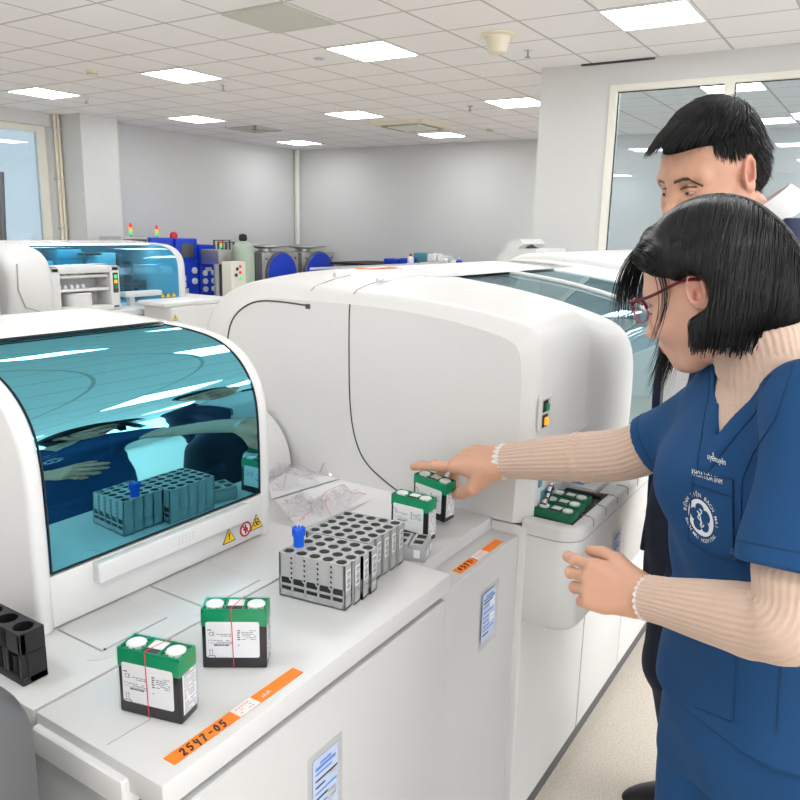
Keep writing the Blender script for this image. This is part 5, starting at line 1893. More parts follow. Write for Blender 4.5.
def hand_field(W, R, s, side, fingers, thumb, h=0.0016, wrist_r=0.026, fore=None):
    """W wrist, R columns: along the hand, across (thumb side for a right hand), back of hand. side +1 right, -1 left.
    fingers: four of (splay, curl1, curl2, curl3) from index to little; thumb: three local directions"""
    W = np.array(W, float)
    ctr = W+R @ np.array([0.085, 0, -0.01])*s
    f = Field(ctr-0.15, ctr+0.15, h)
    T = lambda p: W+s*(R @ np.array([p[0], p[1]*side, p[2]], float))
    tips = []
    fw_ = fore if fore is not None else T((-0.05, 0, 0))
    f.cone(fw_, T((0.005, 0, 0)), wrist_r*0.98*s, wrist_r*0.90*s, 0.01)
    f.cone(T((-0.01, 0.006, 0)), T((-0.01, -0.008, 0)), 0.020*s, 0.020*s, 0.012)
    for y, yk in ((0.013, 0.027), (0.004, 0.009), (-0.005, -0.009), (-0.013, -0.026)):
        f.cone(T((0.006, y, -0.001)), T((0.086, yk, 0.0)), 0.0165*s, 0.0118*s, 0.014*s)
    f.cone(T((0.018, 0.016, -0.010)), T((0.058, 0.024, -0.012)), 0.0155*s, 0.0115*s, 0.016*s)
    f.cone(T((0.018, -0.016, -0.010)), T((0.062, -0.022, -0.008)), 0.0150*s, 0.0115*s, 0.016*s)
    ln = ((0.043, 0.026, 0.020), (0.047, 0.030, 0.021), (0.044, 0.028, 0.021), (0.035, 0.021, 0.018))
    rr = ((0.0098, 0.0088, 0.0080, 0.0066), (0.0100, 0.0090, 0.0081, 0.0067), (0.0096, 0.0086, 0.0078, 0.0064), (0.0086, 0.0077, 0.0070, 0.0058))
    kx = ((0.090, 0.028), (0.094, 0.009), (0.090, -0.010), (0.082, -0.027))
    for i, (sp, c1, c2, c3__) in enumerate(fingers):
        p = np.array([kx[i][0], kx[i][1], -0.001])
        q = p-np.array([0.02, 0.0, 0.002])
        f.cone(T(q), T(p), 0.0105*s, rr[i][0]*1.08*s, 0.010*s)
        ang = 0.0
        for j, cu in enumerate((c1, c2, c3__)):
            ang += math.radians(cu)
            d = np.array([math.cos(ang)*math.cos(math.radians(sp)), math.cos(ang)*math.sin(math.radians(sp)), -math.sin(ang)])
            n = p+d*ln[i][j]
            f.cone(T(p), T(n), rr[i][j]*s, rr[i][j+1]*s, 0.0035*s)
            f.ell(T(p+np.array([0, 0, 0.001])), np.full(3, rr[i][j]*1.06*s), None, 0.004*s)
            p = n
        tips.append(T(p))
    p = np.array([0.022, 0.020, -0.010])
    for j, (d, L, ra, rb) in enumerate(zip(thumb, (0.046, 0.034, 0.026), (0.0165, 0.0118, 0.0105), (0.0120, 0.0105, 0.0082))):
        d = np.array(d, float)
        d /= np.linalg.norm(d)
        n = p+d*L
        f.cone(T(p), T(n), ra*s, rb*s, 0.012*s if j == 0 else 0.004*s)
        p = n
    tips.append(T(p))
    return f, tips


def rib_tube(P, Rr, nrib=30, depth=0.0011, wr=None, seg=None, m='knit', name='sleeve', parent=None, n_around=None, closed_ends=True):
    """ribbed knitted tube along a path: real ribs run along its length"""
    P = np.array(P, float)
    n = len(P)
    na = n_around or nrib*4
    mb = MB()
    secs = []
    t = np.gradient(P, axis=0)
    t /= np.linalg.norm(t, axis=1, keepdims=True)
    a = np.cross(t[0], [0.2, 0.1, 1.0])
    for i in range(n):
        a = a-t[i]*(a @ t[i])
        a /= np.linalg.norm(a)
        b = np.cross(t[i], a)
        ring = []
        for k in range(na):
            th = 2*PI*k/na
            r = Rr[i]+depth*math.cos(nrib*th)
            if wr is not None:
                r += wr(i/(n-1), th)
            ring.append(tuple(P[i]+r*(a*math.cos(th)+b*math.sin(th))))
        secs.append(ring)
    if closed_ends:
        for e, idx in ((0, 0), (-1, n-1)):
            c = P[idx]
            inner = [tuple(c+(np.array(q)-c)*0.82) for q in secs[0 if e == 0 else -1]]
            if e == 0:
                secs.insert(0, inner)
            else:
                secs.append(inner)
    mb.loft(secs, m, closed=True)
    return mb.build(name, None, parent, smooth=80)


def strands(paths, rad, m, name, parent, n=3):
    """many fine strands as one mesh; paths: list of (k,3) arrays, same k; tapering"""
    A = np.array(paths)
    N, K, _ = A.shape
    t = np.gradient(A, axis=1)
    t /= np.linalg.norm(t, axis=2, keepdims=True)+1e-9
    ref = np.array([0.31, 0.87, 0.39])
    u = np.cross(t, ref)
    u /= np.linalg.norm(u, axis=2, keepdims=True)+1e-9
    v = np.cross(t, u)
    tp = np.interp(np.linspace(0, 1, K), [0, 0.7, 1], [1, 0.95, 0.25])
    rad = np.asarray(rad).reshape(-1, 1)*tp[None]
    V = np.stack([A+rad[..., None]*(u*math.cos(2*PI*k/n)+v*math.sin(2*PI*k/n)) for k in range(n)], 2)   # N,K,n,3
    V = V.reshape(-1, 3)
    base = (np.arange(N)[:, None, None]*K+np.arange(K-1)[None, :, None])*n
    k = np.arange(n)[None, None, :]
    j = (k+1) % n
    Q = np.stack([base+k, base+j, base+n+j, base+n+k], -1).reshape(-1, 4)
    return mesh_obj(name, [(V, Q)], m, parent)


def flow_hair(T_c, R, s, Er, Ec, roots, length, gl, K=16, stop=None, side=None, clump=0.0, r_=None):
    """strands that slide down an ellipsoid (centre Ec, radii Er, head space) along gl and then hang. roots: (N,3) directions"""
    N = len(roots)
    r_ = r_ or np.random.default_rng(1)
    P = np.zeros((N, K, 3))
    d = roots/np.linalg.norm(roots/Er, axis=1, keepdims=True)
    lay = r_.uniform(0.955, 1.0, N)[:, None]
    p = Ec+d*lay
    P[:, 0] = p
    st = (length/(K-1))[:, None]
    vel = np.zeros((N, 3))
    for i in range(1, K):
        q = (p-Ec)/Er
        nr = q/Er
        nr /= np.linalg.norm(nr, axis=1, keepdims=True)
        g = gl(p, i/(K-1))
        on = (np.linalg.norm(q, axis=1) < 1.03*lay[:, 0]) & ((nr*g).sum(1) < 0.25)
        gt = g-nr*np.minimum(0, (g*nr).sum(1, keepdims=True))
        dirn = np.where(on[:, None], g-nr*(g*nr).sum(1, keepdims=True), g)
        dirn /= np.linalg.norm(dirn, axis=1, keepdims=True)+1e-9
        vel = dirn if i == 1 else 0.45*vel+0.55*dirn
        vel /= np.linalg.norm(vel, axis=1, keepdims=True)+1e-9
        p = p+vel*st
        q = (p-Ec)/Er
        l = np.linalg.norm(q, axis=1, keepdims=True)
        p = np.where(l < lay, Ec+(p-Ec)/np.maximum(l, 1e-6)*lay, p)
        P[:, i] = p
    P += r_.normal(0, 0.0010, (N, 1, 3))*np.linspace(0.2, 1.3, K)[None, :, None]
    return T_c+s*(P @ R.T)


def sample(f, P):
    """distance and gradient of a field at points"""
    q = (P-f.lo)/f.h
    i = np.clip(np.floor(q).astype(int), 0, np.array(f.n)-2)
    t = np.clip(q-i, 0, 1)
    v = np.zeros(len(P))
    for a in (0, 1):
        for b in (0, 1):
            for c in (0, 1):
                wgt = (t[:, 0] if a else 1-t[:, 0])*(t[:, 1] if b else 1-t[:, 1])*(t[:, 2] if c else 1-t[:, 2])
                v += wgt*f.F[i[:, 0]+a, i[:, 1]+b, i[:, 2]+c]
    return v


def grad(f, P):
    e = f.h
    g = np.stack([sample(f, P+np.eye(3)[k]*e)-sample(f, P-np.eye(3)[k]*e) for k in range(3)], 1)
    return g/(np.linalg.norm(g, axis=1, keepdims=True)+1e-9)


def surf_strands(f, seeds, flow, L, K, off, r_, jit=0.25, lift=None, fallz=-9.0):
    """strands combed over the skin of a hair volume"""
    p = seeds.copy()
    for _ in range(3):
        p -= grad(f, p)*sample(f, p)[:, None]
    out = [p+grad(f, p)*off[:, None]]
    st = (L/(K-1))[:, None]
    wob = r_.normal(0, jit, (len(p), 3))
    for i in range(1, K):
        n = grad(f, p)
        d = flow(p, n, i/(K-1))+wob*0.35
        d -= n*(d*n).sum(1, keepdims=True)
        d /= np.linalg.norm(d, axis=1, keepdims=True)+1e-9
        fall = ((n[:, 2] < -0.30) & (p[:, 2] < fallz))[:, None]
        p = p+np.where(fall, d*0.15+np.array([0, 0, -0.95]), d)*st
        for _ in range(2):
            p -= np.where(fall, 0.0, grad(f, p)*np.clip(sample(f, p), -0.004, 0.004)[:, None])
        o = off if lift is None else off+lift*(i/(K-1))**2
        out.append(p+grad(f, p)*o[:, None])
    return np.stack(out, 1)
# ------------------------------------------------------------------ the woman
W_ = thing('person', 'woman with black bob and maroon glasses in blue scrubs reaching for a cassette', 'person', (1.19, 0.12, 0))
RAD = math.radians
WH = RAD(148)                                # where her chest points
ef = np.array([math.cos(WH), math.sin(WH), 0])
er = np.array([math.sin(WH), -math.cos(WH), 0])
shL, shR = at(822, 408, d=0.945), at(702, 424, d=1.26)
elL, wrL = at(788, 628, d=0.92), at(645, 597, d=1.10)
elR, wrR = at(626, 455, d=1.36), at(506, 461, d=1.555)
nk = np.array([1.192, 0.136, 1.30])
hR, _ = head_frame((0, 0, 0), RAD(82), RAD(25))
HS = 0.97
earp = at(699, 288, d=1.06)
hC = earp-HS*(hR @ np.array([-0.010, 0.079, 0.0]))
hf, hT = head_field(hR, hC, HS, 0.0017, True, nk)
inv = lambda P: ((P-hC) @ hR)/HS
SK = np.array(srgb(216, 171, 149))
SKD = np.array(srgb(190, 88, 86))

RA = rot_to(at(455, 458, d=1.645)-wrR, (-0.30, 0.0, 1.0))
fR, tipR = hand_field(wrR, RA, 1.20, 1, ((8, -4, 5, 4), (2, 20, 30, 18), (-2, 30, 36, 22), (-7, 34, 38, 24)), ((0.74, 0.40, -0.56), (0.91, -0.12, -0.44), (0.93, -0.25, -0.36)), wrist_r=0.0235, fore=wrR+(elR-wrR)*0.35)
LA = rot_to(at(586, 583, d=1.165)-wrL, (-0.85, -0.25, 0.40))
fL, tipL = hand_field(wrL, LA, 0.98, -1, ((6, 14, 26, 18), (2, 24, 34, 24), (-2, 32, 38, 26), (-6, 36, 40, 28)), ((0.80, 0.50, -0.22), (0.93, 0.22, -0.24), (0.97, -0.02, -0.2)), fore=wrL+(elL-wrL)*0.35)
bd = Field((0.72, -0.30, -0.01), (1.62, 0.78, 1.36), 0.0075)
VT = 1.222
TZ = [1.335, 1.30, 1.25, 1.16, 1.06, 0.96, 0.86, 0.77]
mid = lambda f_, r_=0.0: np.array([1.200, 0.108, 0])+f_*ef+r_*er
TC = [mid(0.0), mid(0.0), mid(0.006), mid(0.018), mid(0.008), mid(-0.012), mid(-0.03), mid(-0.035)]
TA = [0.062, 0.125, 0.158, 0.160, 0.152, 0.156, 0.174, 0.180]
TB = [0.058, 0.072, 0.098, 0.114, 0.118, 0.119, 0.126, 0.130]
bd.stack(TZ, TC, TA, TB, WH, 0.02, 0.030)
for a, b_, ra, rb in ((shL, elL, 0.040, 0.030), (elL, wrL, 0.030, 0.022), (shR, elR, 0.040, 0.031), (elR, wrR, 0.031, 0.022), (nk-np.array([0, 0, 0.05]), nk+np.array([0.01, 0.02, 0.05]), 0.05, 0.05)):
    bd.cone(a, b_, ra, rb, 0.02)
hip = np.array([1.220, 0.082, 0.80])
for k in (-1, 1):
    h_, kn, an = hip+er*0.072*k-np.array([0, 0, 0.03]), hip+er*0.095*k+ef*0.02-np.array([0, 0, 0.36]), hip+er*0.10*k-ef*0.01-np.array([0, 0, 0.72])
    bd.cone(h_, kn, 0.062, 0.052, 0.02)
    bd.cone(kn, an, 0.056, 0.036, 0.02)
hp, hq = hf.mesh()
parts = [(hp, hq), fR.mesh(), fL.mesh(), bd.mesh()]
cols = [skin_tone(hp, SK, inv, SKD*1.02, np.array((0.05, 0.035, 0.03)))]
for i in (1, 2):
    c_ = np.tile(np.array(srgb(212, 162, 136)), (len(parts[i][0]), 1))
    for tp in (tipR if i == 1 else tipL):
        dd = np.linalg.norm(parts[i][0]-tp, axis=1)
        g = np.exp(-(dd/0.016)**2)[:, None]
        c_ = c_*(1-0.35*g)+np.array(srgb(212, 126, 108))*0.35*g
    cols.append(c_)
cols.append(np.tile(SK, (len(parts[3][0]), 1)))
mesh_obj('body', parts, 'skin', W_, cols=np.concatenate(cols))
eyes(hT, hR, HS, W_, 0.30)

# --- scrub top
sf = Field((0.84, -0.24, 0.755), (1.56, 0.50, 1.40), 0.0038)
sf.stack(TZ[1:], TC[1:], TA[1:], TB[1:], WH, 0.02)
sf.cone(shL-er*-0.02, nk-er*0.05-np.array([0, 0, 0.005]), 0.052, 0.045, 0.03)
sf.cone(shR, nk+er*0.05-np.array([0, 0, 0.005]), 0.050, 0.045, 0.03)
sf.cone(shL, shL+(elL-shL)*0.75, 0.060, 0.071, 0.030)
sf.cone(shR, shR+(elR-shR)*0.70, 0.056, 0.051, 0.030)
sf.cone(shR-np.array([0, 0, 0.05]), mid(0.06, 0.09)+np.array([0, 0, 1.14]), 0.05, 0.06, 0.05)


def folds(x, y, z):
    u = (x-1.17)*er[0]+(y-0.15)*er[1]
    v = (x-1.17)*ef[0]+(y-0.15)*ef[1]
    low = np.clip((1.10-z)/0.3, 0, 1)
    w1 = 0.0028*np.sin(26*u+7*np.sin(5*z)+4*v)*(0.35+low)
    w2 = 0.0026*np.sin(30*(z+0.55*u+0.25*v)+3*np.sin(9*u))*np.exp(-((z-1.17)/0.09)**2)
    w3 = 0.0022*np.sin(52*(z-0.9*u)+2*np.sin(14*v))*np.exp(-((z-1.02)/0.10)**2)
    return w1+w2+w3


sf.warp(folds)


def collar(x, y, z):
    u = (x-nk[0])*er[0]+(y-nk[1])*er[1]
    v = (x-nk[0])*ef[0]+(y-nk[1])*ef[1]
    e = np.abs(u)-(z-VT)*0.42
    m_ = np.clip((0.027-e)/0.003, 0, 1)*np.clip((v-0.01)/0.02, 0, 1)*np.clip((z-VT+0.045)/0.004, 0, 1)
    return -0.0030*m_


sf.warp(collar)
# sleeve and hem openings, neck and V opening
for sh, el, q in ((shL, elL, 0.75), (shR, elR, 0.70)):
    d = (el-sh)/np.linalg.norm(el-sh)
    e = sh+(el-sh)*q

    def cutfn(x, y, z, e=e, d=d):
        return -((x-e[0])*d[0]+(y-e[1])*d[1]+(z-e[2])*d[2])
    sf.put(lambda x, y, z, c=cutfn, e=e: np.maximum(c(x, y, z), np.sqrt((x-e[0])**2+(y-e[1])**2+(z-e[2])**2)-0.10), e-0.10, e+0.10, 0.002, True)
    sf.cone(e-d*0.012, e+d*0.09, 0.049 if sh is shL else 0.044, 0.049 if sh is shL else 0.044, 0.004, True)


def vopen(x, y, z):
    u = (x-nk[0])*er[0]+(y-nk[1])*er[1]
    v = (x-nk[0])*ef[0]+(y-nk[1])*ef[1]
    return np.maximum(np.abs(u)-(z-VT)*0.42, -v+0.02)


sf.put(vopen, (0.9, 0.0, VT), (1.45, 0.50, 1.40), 0.004, True)
sf.cone(nk-np.array([0, 0, 0.06]), nk+np.array([0.0, 0.0, 0.12]), 0.066, 0.074, 0.008, True)
top_o = mesh_obj('scrub_top', [sf.mesh()], 'scrub', W_)
dgm = bpy.context.evaluated_depsgraph_get()
sbvh = BVHTree.FromPolygons([v.co for v in top_o.data.vertices], [tuple(p.vertices) for p in top_o.data.polygons])


def ray(px, py, bvh=None):
    D = Vector(fw+(px-400)/F_PX*rt+(400-py)/F_PX*up).normalized()
    h_ = (bvh or sbvh).ray_cast(Vector((0, 0, EYE)), D)
    return h_[0], h_[1]


def on_cloth(pts, lift=0.0012, bvh=None):
    out, last = [], None
    for q in pts:
        a, n = ray(q[0], q[1], bvh)
        k = 0
        while a is None and last is None and k < 60:
            k += 1
            a, n = ray(q[0]+k, q[1], bvh)
        if a is None and last is None:
            a, n = (bvh or sbvh).find_nearest(Vector(at(q[0], q[1], d=1.1)))[:2]
        if a is None:
            a, n = last
        last = (a, n)
        out.append((a+n*lift, n))
    return out


def seam(name, pts, wid=0.0022, m='seamshade', lift=0.0008, n=30):
    P = on_cloth(resample(pts, n), lift)
    mb = MB()
    secs = []
    for i, (p, nn) in enumerate(P):
        d = (P[min(i+1, n-1)][0]-P[max(i-1, 0)][0]).normalized()
        sd = d.cross(nn).normalized()*(wid/2)
        secs.append([p-sd-nn*0.001, p-sd*0.7+nn*0.0008, p+sd*0.7+nn*0.0008, p+sd-nn*0.001])
    mb.loft(secs, m, closed=True, caps=(True, True))
    return mb.build(name, None, W_)


def patch(name, poly, m, lift=0.0016, step=3.0, edge=True, parent=None, sub=14):
    """a cloth patch that follows the shirt: grid between the four sides of a picture-plane quad"""
    A_, B2, C2, D2 = [np.array(q, float) for q in poly]
    mb = MB()
    vs, fs = [], []
    for i in range(sub+1):
        for j in range(sub+1):
            u, v = i/sub, j/sub
            q = A_*(1-u)*(1-v)+B2*u*(1-v)+C2*u*v+D2*(1-u)*v
            p, nn = on_cloth([q], 0)[0]
            e = lift if 0 < i < sub and 0 < j < sub else (lift*0.9)
            vs.append(tuple(p+nn*e))
    for i in range(sub):
        for j in range(sub):
            a = i*(sub+1)+j
            fs.append((a, a+1, a+sub+2, a+sub+1))
    k = len(vs)
    mb.add(vs, fs, m)
    # skirt so that the patch has an edge
    ringi = [i*(sub+1) for i in range(sub+1)]+[sub*(sub+1)+j for j in range(1, sub+1)]+[i*(sub+1)+sub for i in range(sub-1, -1, -1)]+[j for j in range(sub-1, 0, -1)]
    P2 = [vs[i] for i in ringi]
    cen = Vector(np.mean(vs, 0))
    nrm = ray(*(0.25*(A_+B2+C2+D2)))[1]
    mb.loft([[Vector(p) for p in P2], [Vector(p)-nrm*0.004 for p in P2]], m, closed=True)
    return mb.build(name, None, parent or W_, smooth=40)


# collar seam shade lines along both sides of the V
def vseam(sgn, e):
    secs = []
    zs_ = np.linspace(VT-e/0.42+0.002, 1.325, 26)
    hits = []
    for z in zs_:
        o = Vector(nk*np.array([1, 1, 0])+er*sgn*((z-VT)*0.42+e)+ef*0.30+np.array([0, 0, z]))
        h_ = sbvh.ray_cast(o, Vector(-ef))
        if h_[0] is not None and (h_[0]-o).length < 0.30:
            hits.append(h_)
    for i, hh in enumerate(hits):
        d = (hits[min(i+1, len(hits)-1)][0]-hits[max(i-1, 0)][0]).normalized()
        sd = d.cross(hh[1]).normalized()*0.0009
        secs.append([hh[0]-sd-hh[1]*0.001, hh[0]-sd+hh[1]*0.0012, hh[0]+sd+hh[1]*0.0012, hh[0]+sd-hh[1]*0.001])
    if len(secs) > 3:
        MB().loft(secs, 'seamshade', closed=True, caps=(True, True)).build('collar_seam_shade', None, W_)


vseam(1, 0.028)
vseam(-1, 0.028)

# ribbed undershirt: chest, turtleneck, two sleeves, lace cuff
uf = Field((0.98, 0.0, 1.08), (1.40, 0.36, 1.36), 0.004)
uf.stack(TZ[1:5], TC[1:5], TA[1:5], TB[1:5], WH, 0.02, 0.012)
uf.cone(nk-np.array([0, 0, 0.06]), nk+np.array([0, 0, 0.02]), 0.07, 0.060, 0.03)
mesh_obj('undershirt', [uf.mesh()], 'knit', W_)
P = resample(smooth_poly([nk+np.array([-0.006, -0.008, -0.075]), nk+np.array([0.0, 0.0, 0.01]), nk+np.array([0.010, 0.018, 0.05]), nk+np.array([0.014, 0.026, 0.066])], 2), 18)
rib_tube(P, np.interp(np.linspace(0, 1, 18), [0, 0.3, 0.62, 0.68, 0.9, 1], [0.066, 0.070, 0.0635, 0.067, 0.065, 0.060]), 42, 0.0009, lambda t, th: 0.0018*math.sin(3*th+9*t)+0.002*math.sin(22*t+2*math.sin(th)), m='knit', name='turtleneck', parent=W_)
P = resample(smooth_poly([shL+(elL-shL)*0.30, shL+(elL-shL)*0.8, elL+np.array([-0.004, -0.004, 0.002]), elL+(wrL-elL)*0.3, elL+(wrL-elL)*0.7, wrL+(elL-wrL)*0.045], 3), 60)
rib_tube(P, np.interp(np.linspace(0, 1, 60), [0, 0.3, 0.5, 0.62, 0.8, 0.93, 1], [0.050, 0.050, 0.049, 0.046, 0.039, 0.033, 0.032]), 34, 0.0010,
         lambda t, th: 0.0035*math.sin(46*t+2.2*math.sin(th+0.6))*math.exp(-((t-0.46)/0.13)**2)+0.002*math.sin(60*t)*math.exp(-((t-0.08)/0.08)**2), name='knit_sleeve', parent=W_)
P = resample(smooth_poly([shR+(elR-shR)*0.25, shR+(elR-shR)*0.7, elR, elR+(wrR-elR)*0.35, elR+(wrR-elR)*0.7, wrR+(elR-wrR)*0.02], 3), 64)
rib_tube(P, np.interp(np.linspace(0, 1, 64), [0, 0.3, 0.5, 0.7, 0.9, 0.965, 1], [0.046, 0.046, 0.0455, 0.043, 0.037, 0.0355, 0.0355]), 32, 0.0010,
         lambda t, th: 0.0034*math.sin(90*(t-0.52)+1.2*math.sin(th))*math.exp(-((t-0.53)/0.045)**2)+0.0012*math.sin(70*t)*math.exp(-((t-0.95)/0.03)**2), name='knit_sleeve', parent=W_)


def lace(name, c, axis, r, w_):
    axis = np.array(axis)/np.linalg.norm(axis)
    a = np.cross(axis, [0.1, 0.2, 1.0])
    a /= np.linalg.norm(a)
    b_ = np.cross(axis, a)
    mb = MB()
    secs = []
    n = 132
    for t in np.linspace(0, 1, 5):
        ring = []
        for k in range(n):
            th = 2*PI*k/n
            sc = abs(math.sin(11*th))
            rr = r*(1+0.06*t)+0.0014*math.sin(22*th)*t
            ring.append(tuple(c+axis*(w_*t*(0.55+0.45*sc))+rr*(a*math.cos(th)+b_*math.sin(th))))
        secs.append(ring)
    for t in np.linspace(1, 0, 5):
        ring = []
        for k in range(n):
            th = 2*PI*k/n
            sc = abs(math.sin(11*th))
            rr = r*(1+0.06*t)+0.0014*math.sin(22*th)*t-0.0012
            ring.append(tuple(c+axis*(w_*t*(0.55+0.45*sc))+rr*(a*math.cos(th)+b_*math.sin(th))))
        secs.append(ring)
    mb.loft(secs, 'lace', closed=True)
    return mb.build(name, None, W_, smooth=60)


lace('lace_cuff', wrR+(elR-wrR)*0.03, wrR-elR, 0.0352, 0.016)
lace('lace_cuff', wrL+(elL-wrL)*0.05, wrL-elL, 0.0310, 0.006)

# trousers and shoes
tf = Field((0.90, -0.16, 0.02), (1.48, 0.42, 0.86), 0.006)
tf.stack([0.86, 0.80, 0.72, 0.64], [mid(-0.035), mid(-0.035), mid(-0.03), mid(-0.025)], [0.148, 0.155, 0.157, 0.148], [0.112, 0.118, 0.116, 0.095], WH, 0.03)
for k in (-1, 1):
    h_ = hip+er*0.075*k
    tf.cone(h_-np.array([0, 0, 0.05]), hip+er*0.095*k+ef*0.015-np.array([0, 0, 0.40]), 0.090, 0.074, 0.03)
    tf.cone(hip+er*0.095*k+ef*0.015-np.array([0, 0, 0.40]), hip+er*0.10*k-np.array([0, 0, 0.745]), 0.074, 0.066, 0.03)
tf.warp(lambda x, y, z: 0.003*np.sin(22*(x+y)+5*np.sin(6*z)))
mesh_obj('trousers', [tf.mesh()], 'scrub', W_)
for k in (-1, 1):
    c_ = hip+er*0.10*k-np.array([0, 0, 0.80])
    ff = Field(c_+np.array([-0.2, -0.2, -0.01]), c_+np.array([0.2, 0.25, 0.14]), 0.005)
    ff.ell(c_+ef*0.05+np.array([0, 0, 0.035]), (0.125, 0.042, 0.036), np.stack([ef, er, [0, 0, 1.0]], 1), 0.02)
    ff.cone(c_+np.array([0, 0, 0.05]), c_+np.array([0, 0, 0.10]), 0.042, 0.042, 0.03)
    mesh_obj('shoe', [ff.mesh()], 'black', W_)

# pocket and seam shade lines and prints follow the shirt
patch('chest_pocket', ((694, 474), (733, 480), (734, 560), (689, 540)), 'scrub', 0.0018)
for pk in (((694, 474), (733, 480)), ((733, 480), (734, 560)), ((734, 560), (712, 556), (689, 540)), ((689, 540), (694, 474)), ((671, 577), (741, 600)), ((741, 600), (733, 722)), ((733, 722), (696, 707))):
    seam('pocket_edge_shade', pk, 0.0022, 'seamshade', 0.0022)
seam('pocket_hem_shade', [(692, 483), (712, 490), (733, 497)], 0.0016, 'seamshade', 0.0026)
patch('hip_pocket', ((671, 577), (741, 600), (733, 722), (674, 704)), 'scrub', 0.0016)
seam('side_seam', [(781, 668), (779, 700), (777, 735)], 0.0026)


def ring_seam(name, sh, el, q, r_out=0.12):
    d = Vector(el-sh).normalized()
    c_ = Vector(sh+(el-sh)*q)
    a_ = d.orthogonal().normalized()
    b_ = d.cross(a_)
    secs = []
    for k in range(48):
        th = 2*PI*k/48
        o_ = a_*math.cos(th)+b_*math.sin(th)
        h_ = sbvh.ray_cast(c_+o_*r_out, -o_)
        if h_[0] is None or (h_[0]-c_).length > 0.095:
            continue
        p_, n_ = h_[0], h_[1]
        secs.append([p_-d*0.0011-n_*0.001, p_-d*0.0007+n_*0.0009, p_+d*0.0007+n_*0.0009, p_+d*0.0011-n_*0.001])
    if len(secs) > 3:
        mb = MB().loft(secs, 'seamshade', closed=True)
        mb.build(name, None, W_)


ring_seam('sleeve_seam', shL, elL, 0.665)
ring_seam('sleeve_seam', shR, elR, 0.58)
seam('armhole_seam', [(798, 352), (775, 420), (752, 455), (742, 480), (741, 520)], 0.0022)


def printed(name, glyphs, to_px, lift=0.0022, parent=None):
    """flat lettering mesh pressed onto the shirt: to_px maps its plane to the picture"""
    mb = MB()
    for g in glyphs:
        P = on_cloth([to_px(v[0], v[1]) for v in g.v], lift)
        mb.add([tuple(p) for p, _ in P], g.f, 'print')
    return mb.build(name, None, W_, smooth=None)


def word(t, size=1.0):
    return MB().text(t, size, Matrix.Identity(4), 'print', 'CENTER', 1.0, 0.004*size)


E1, E2, EC = np.array([12.5, 4.6]), np.array([-2.0, -18.5]), np.array([702.0, 517.5])
disc_px = lambda x, y: tuple(EC+x*E1+y*E2)
# emblem: white roundel with a five-lobed blue flower and a white staff
mb = MB()
rings = [[disc_px(r*math.cos(t), r*math.sin(t)) for t in np.linspace(0, 2*PI, 41)[:-1]] for r in (0.02, 0.25, 0.5, 0.75, 1.0)]
secs = [[tuple(p) for p, _ in on_cloth(r, 0.0021)] for r in rings]
mb.loft(secs, 'print', closed=True, caps=(True, False))
mb.build('printed_emblem', None, W_, smooth=60)
mb = MB()
fl = []
for t in np.linspace(0, 2*PI, 81)[:-1]:
    fl.append((0.56+0.24*abs(math.cos(2.5*(t-PI/2)))**0.6))
ts = np.linspace(0, 2*PI, 81)[:-1]
secs = [[tuple(p) for p, _ in on_cloth([disc_px(k*fl[i]*math.cos(t), k*fl[i]*math.sin(t)) for i, t in enumerate(ts)], 0.0029)] for k in (0.03, 0.35, 0.7, 1.0)]
mb.loft(secs, 'scrub', closed=True, caps=(True, False))
mb.build('emblem_flower', None, W_, smooth=60)
mb = MB()
for P in ([(0.02, 0.5), (0.18, 0.42), (0.12, 0.25), (-0.12, 0.15), (-0.22, -0.02), (0.0, -0.12), (0.14, -0.25), (-0.06, -0.36)], [(-0.18, 0.36), (-0.02, 0.18), (0.05, -0.05), (0.0, -0.5)], [(0.05, -0.48), (0.22, -0.42), (0.2, -0.3)]):
    Q = on_cloth([disc_px(p[0], p[1]) for p in resample(smooth_poly(P, 2), 24)], 0.0032)
    mb.tube([p for p, _ in Q], 0.0009, 'print', 5)
mb.build('emblem_staff', None, W_)


def arc_text(name, t, r, a0, a1, size, inward=False):
    gl = []
    n = len(t)
    for i, ch in enumerate(t):
        if ch == ' ':
            continue
        a = math.radians(a0+(a1-a0)*(i+0.5)/n)
        g = word(ch, size)
        rot = a-PI/2 if not inward else a+PI/2
        c_, s_2 = math.cos(rot), math.sin(rot)
        g.v = [(r*math.cos(a)+c_*v[0]-s_2*v[1], r*math.sin(a)+s_2*v[0]+c_*v[1], 0) for v in g.v]
        gl.append(g)
    printed(name, gl, disc_px)


arc_text('printed_arc', 'BỆNH VIỆN BẠCH MAI', 1.24, 176, -14, 0.31)
arc_text('printed_arc', 'BACH MAI HOSPITAL', 1.24, 192, 326, 0.29, True)
g = word('KHOA HÓA SINH', 1.0)
xs = [v[0] for v in g.v]
sc_ = 30.0/(max(xs)-min(xs))
printed('printed_department', [g], lambda x, y: (708+x*sc_, 477+x*sc_*0.30-y*8.6))
g = word('uyễnuyên', 1.0)
xs = [v[0] for v in g.v]
sc2 = 18.0/(max(xs)-min(xs))
printed('printed_name', [g], lambda x, y: (717.5+x*sc2, 459.5+x*sc2*0.36-y*9.0))

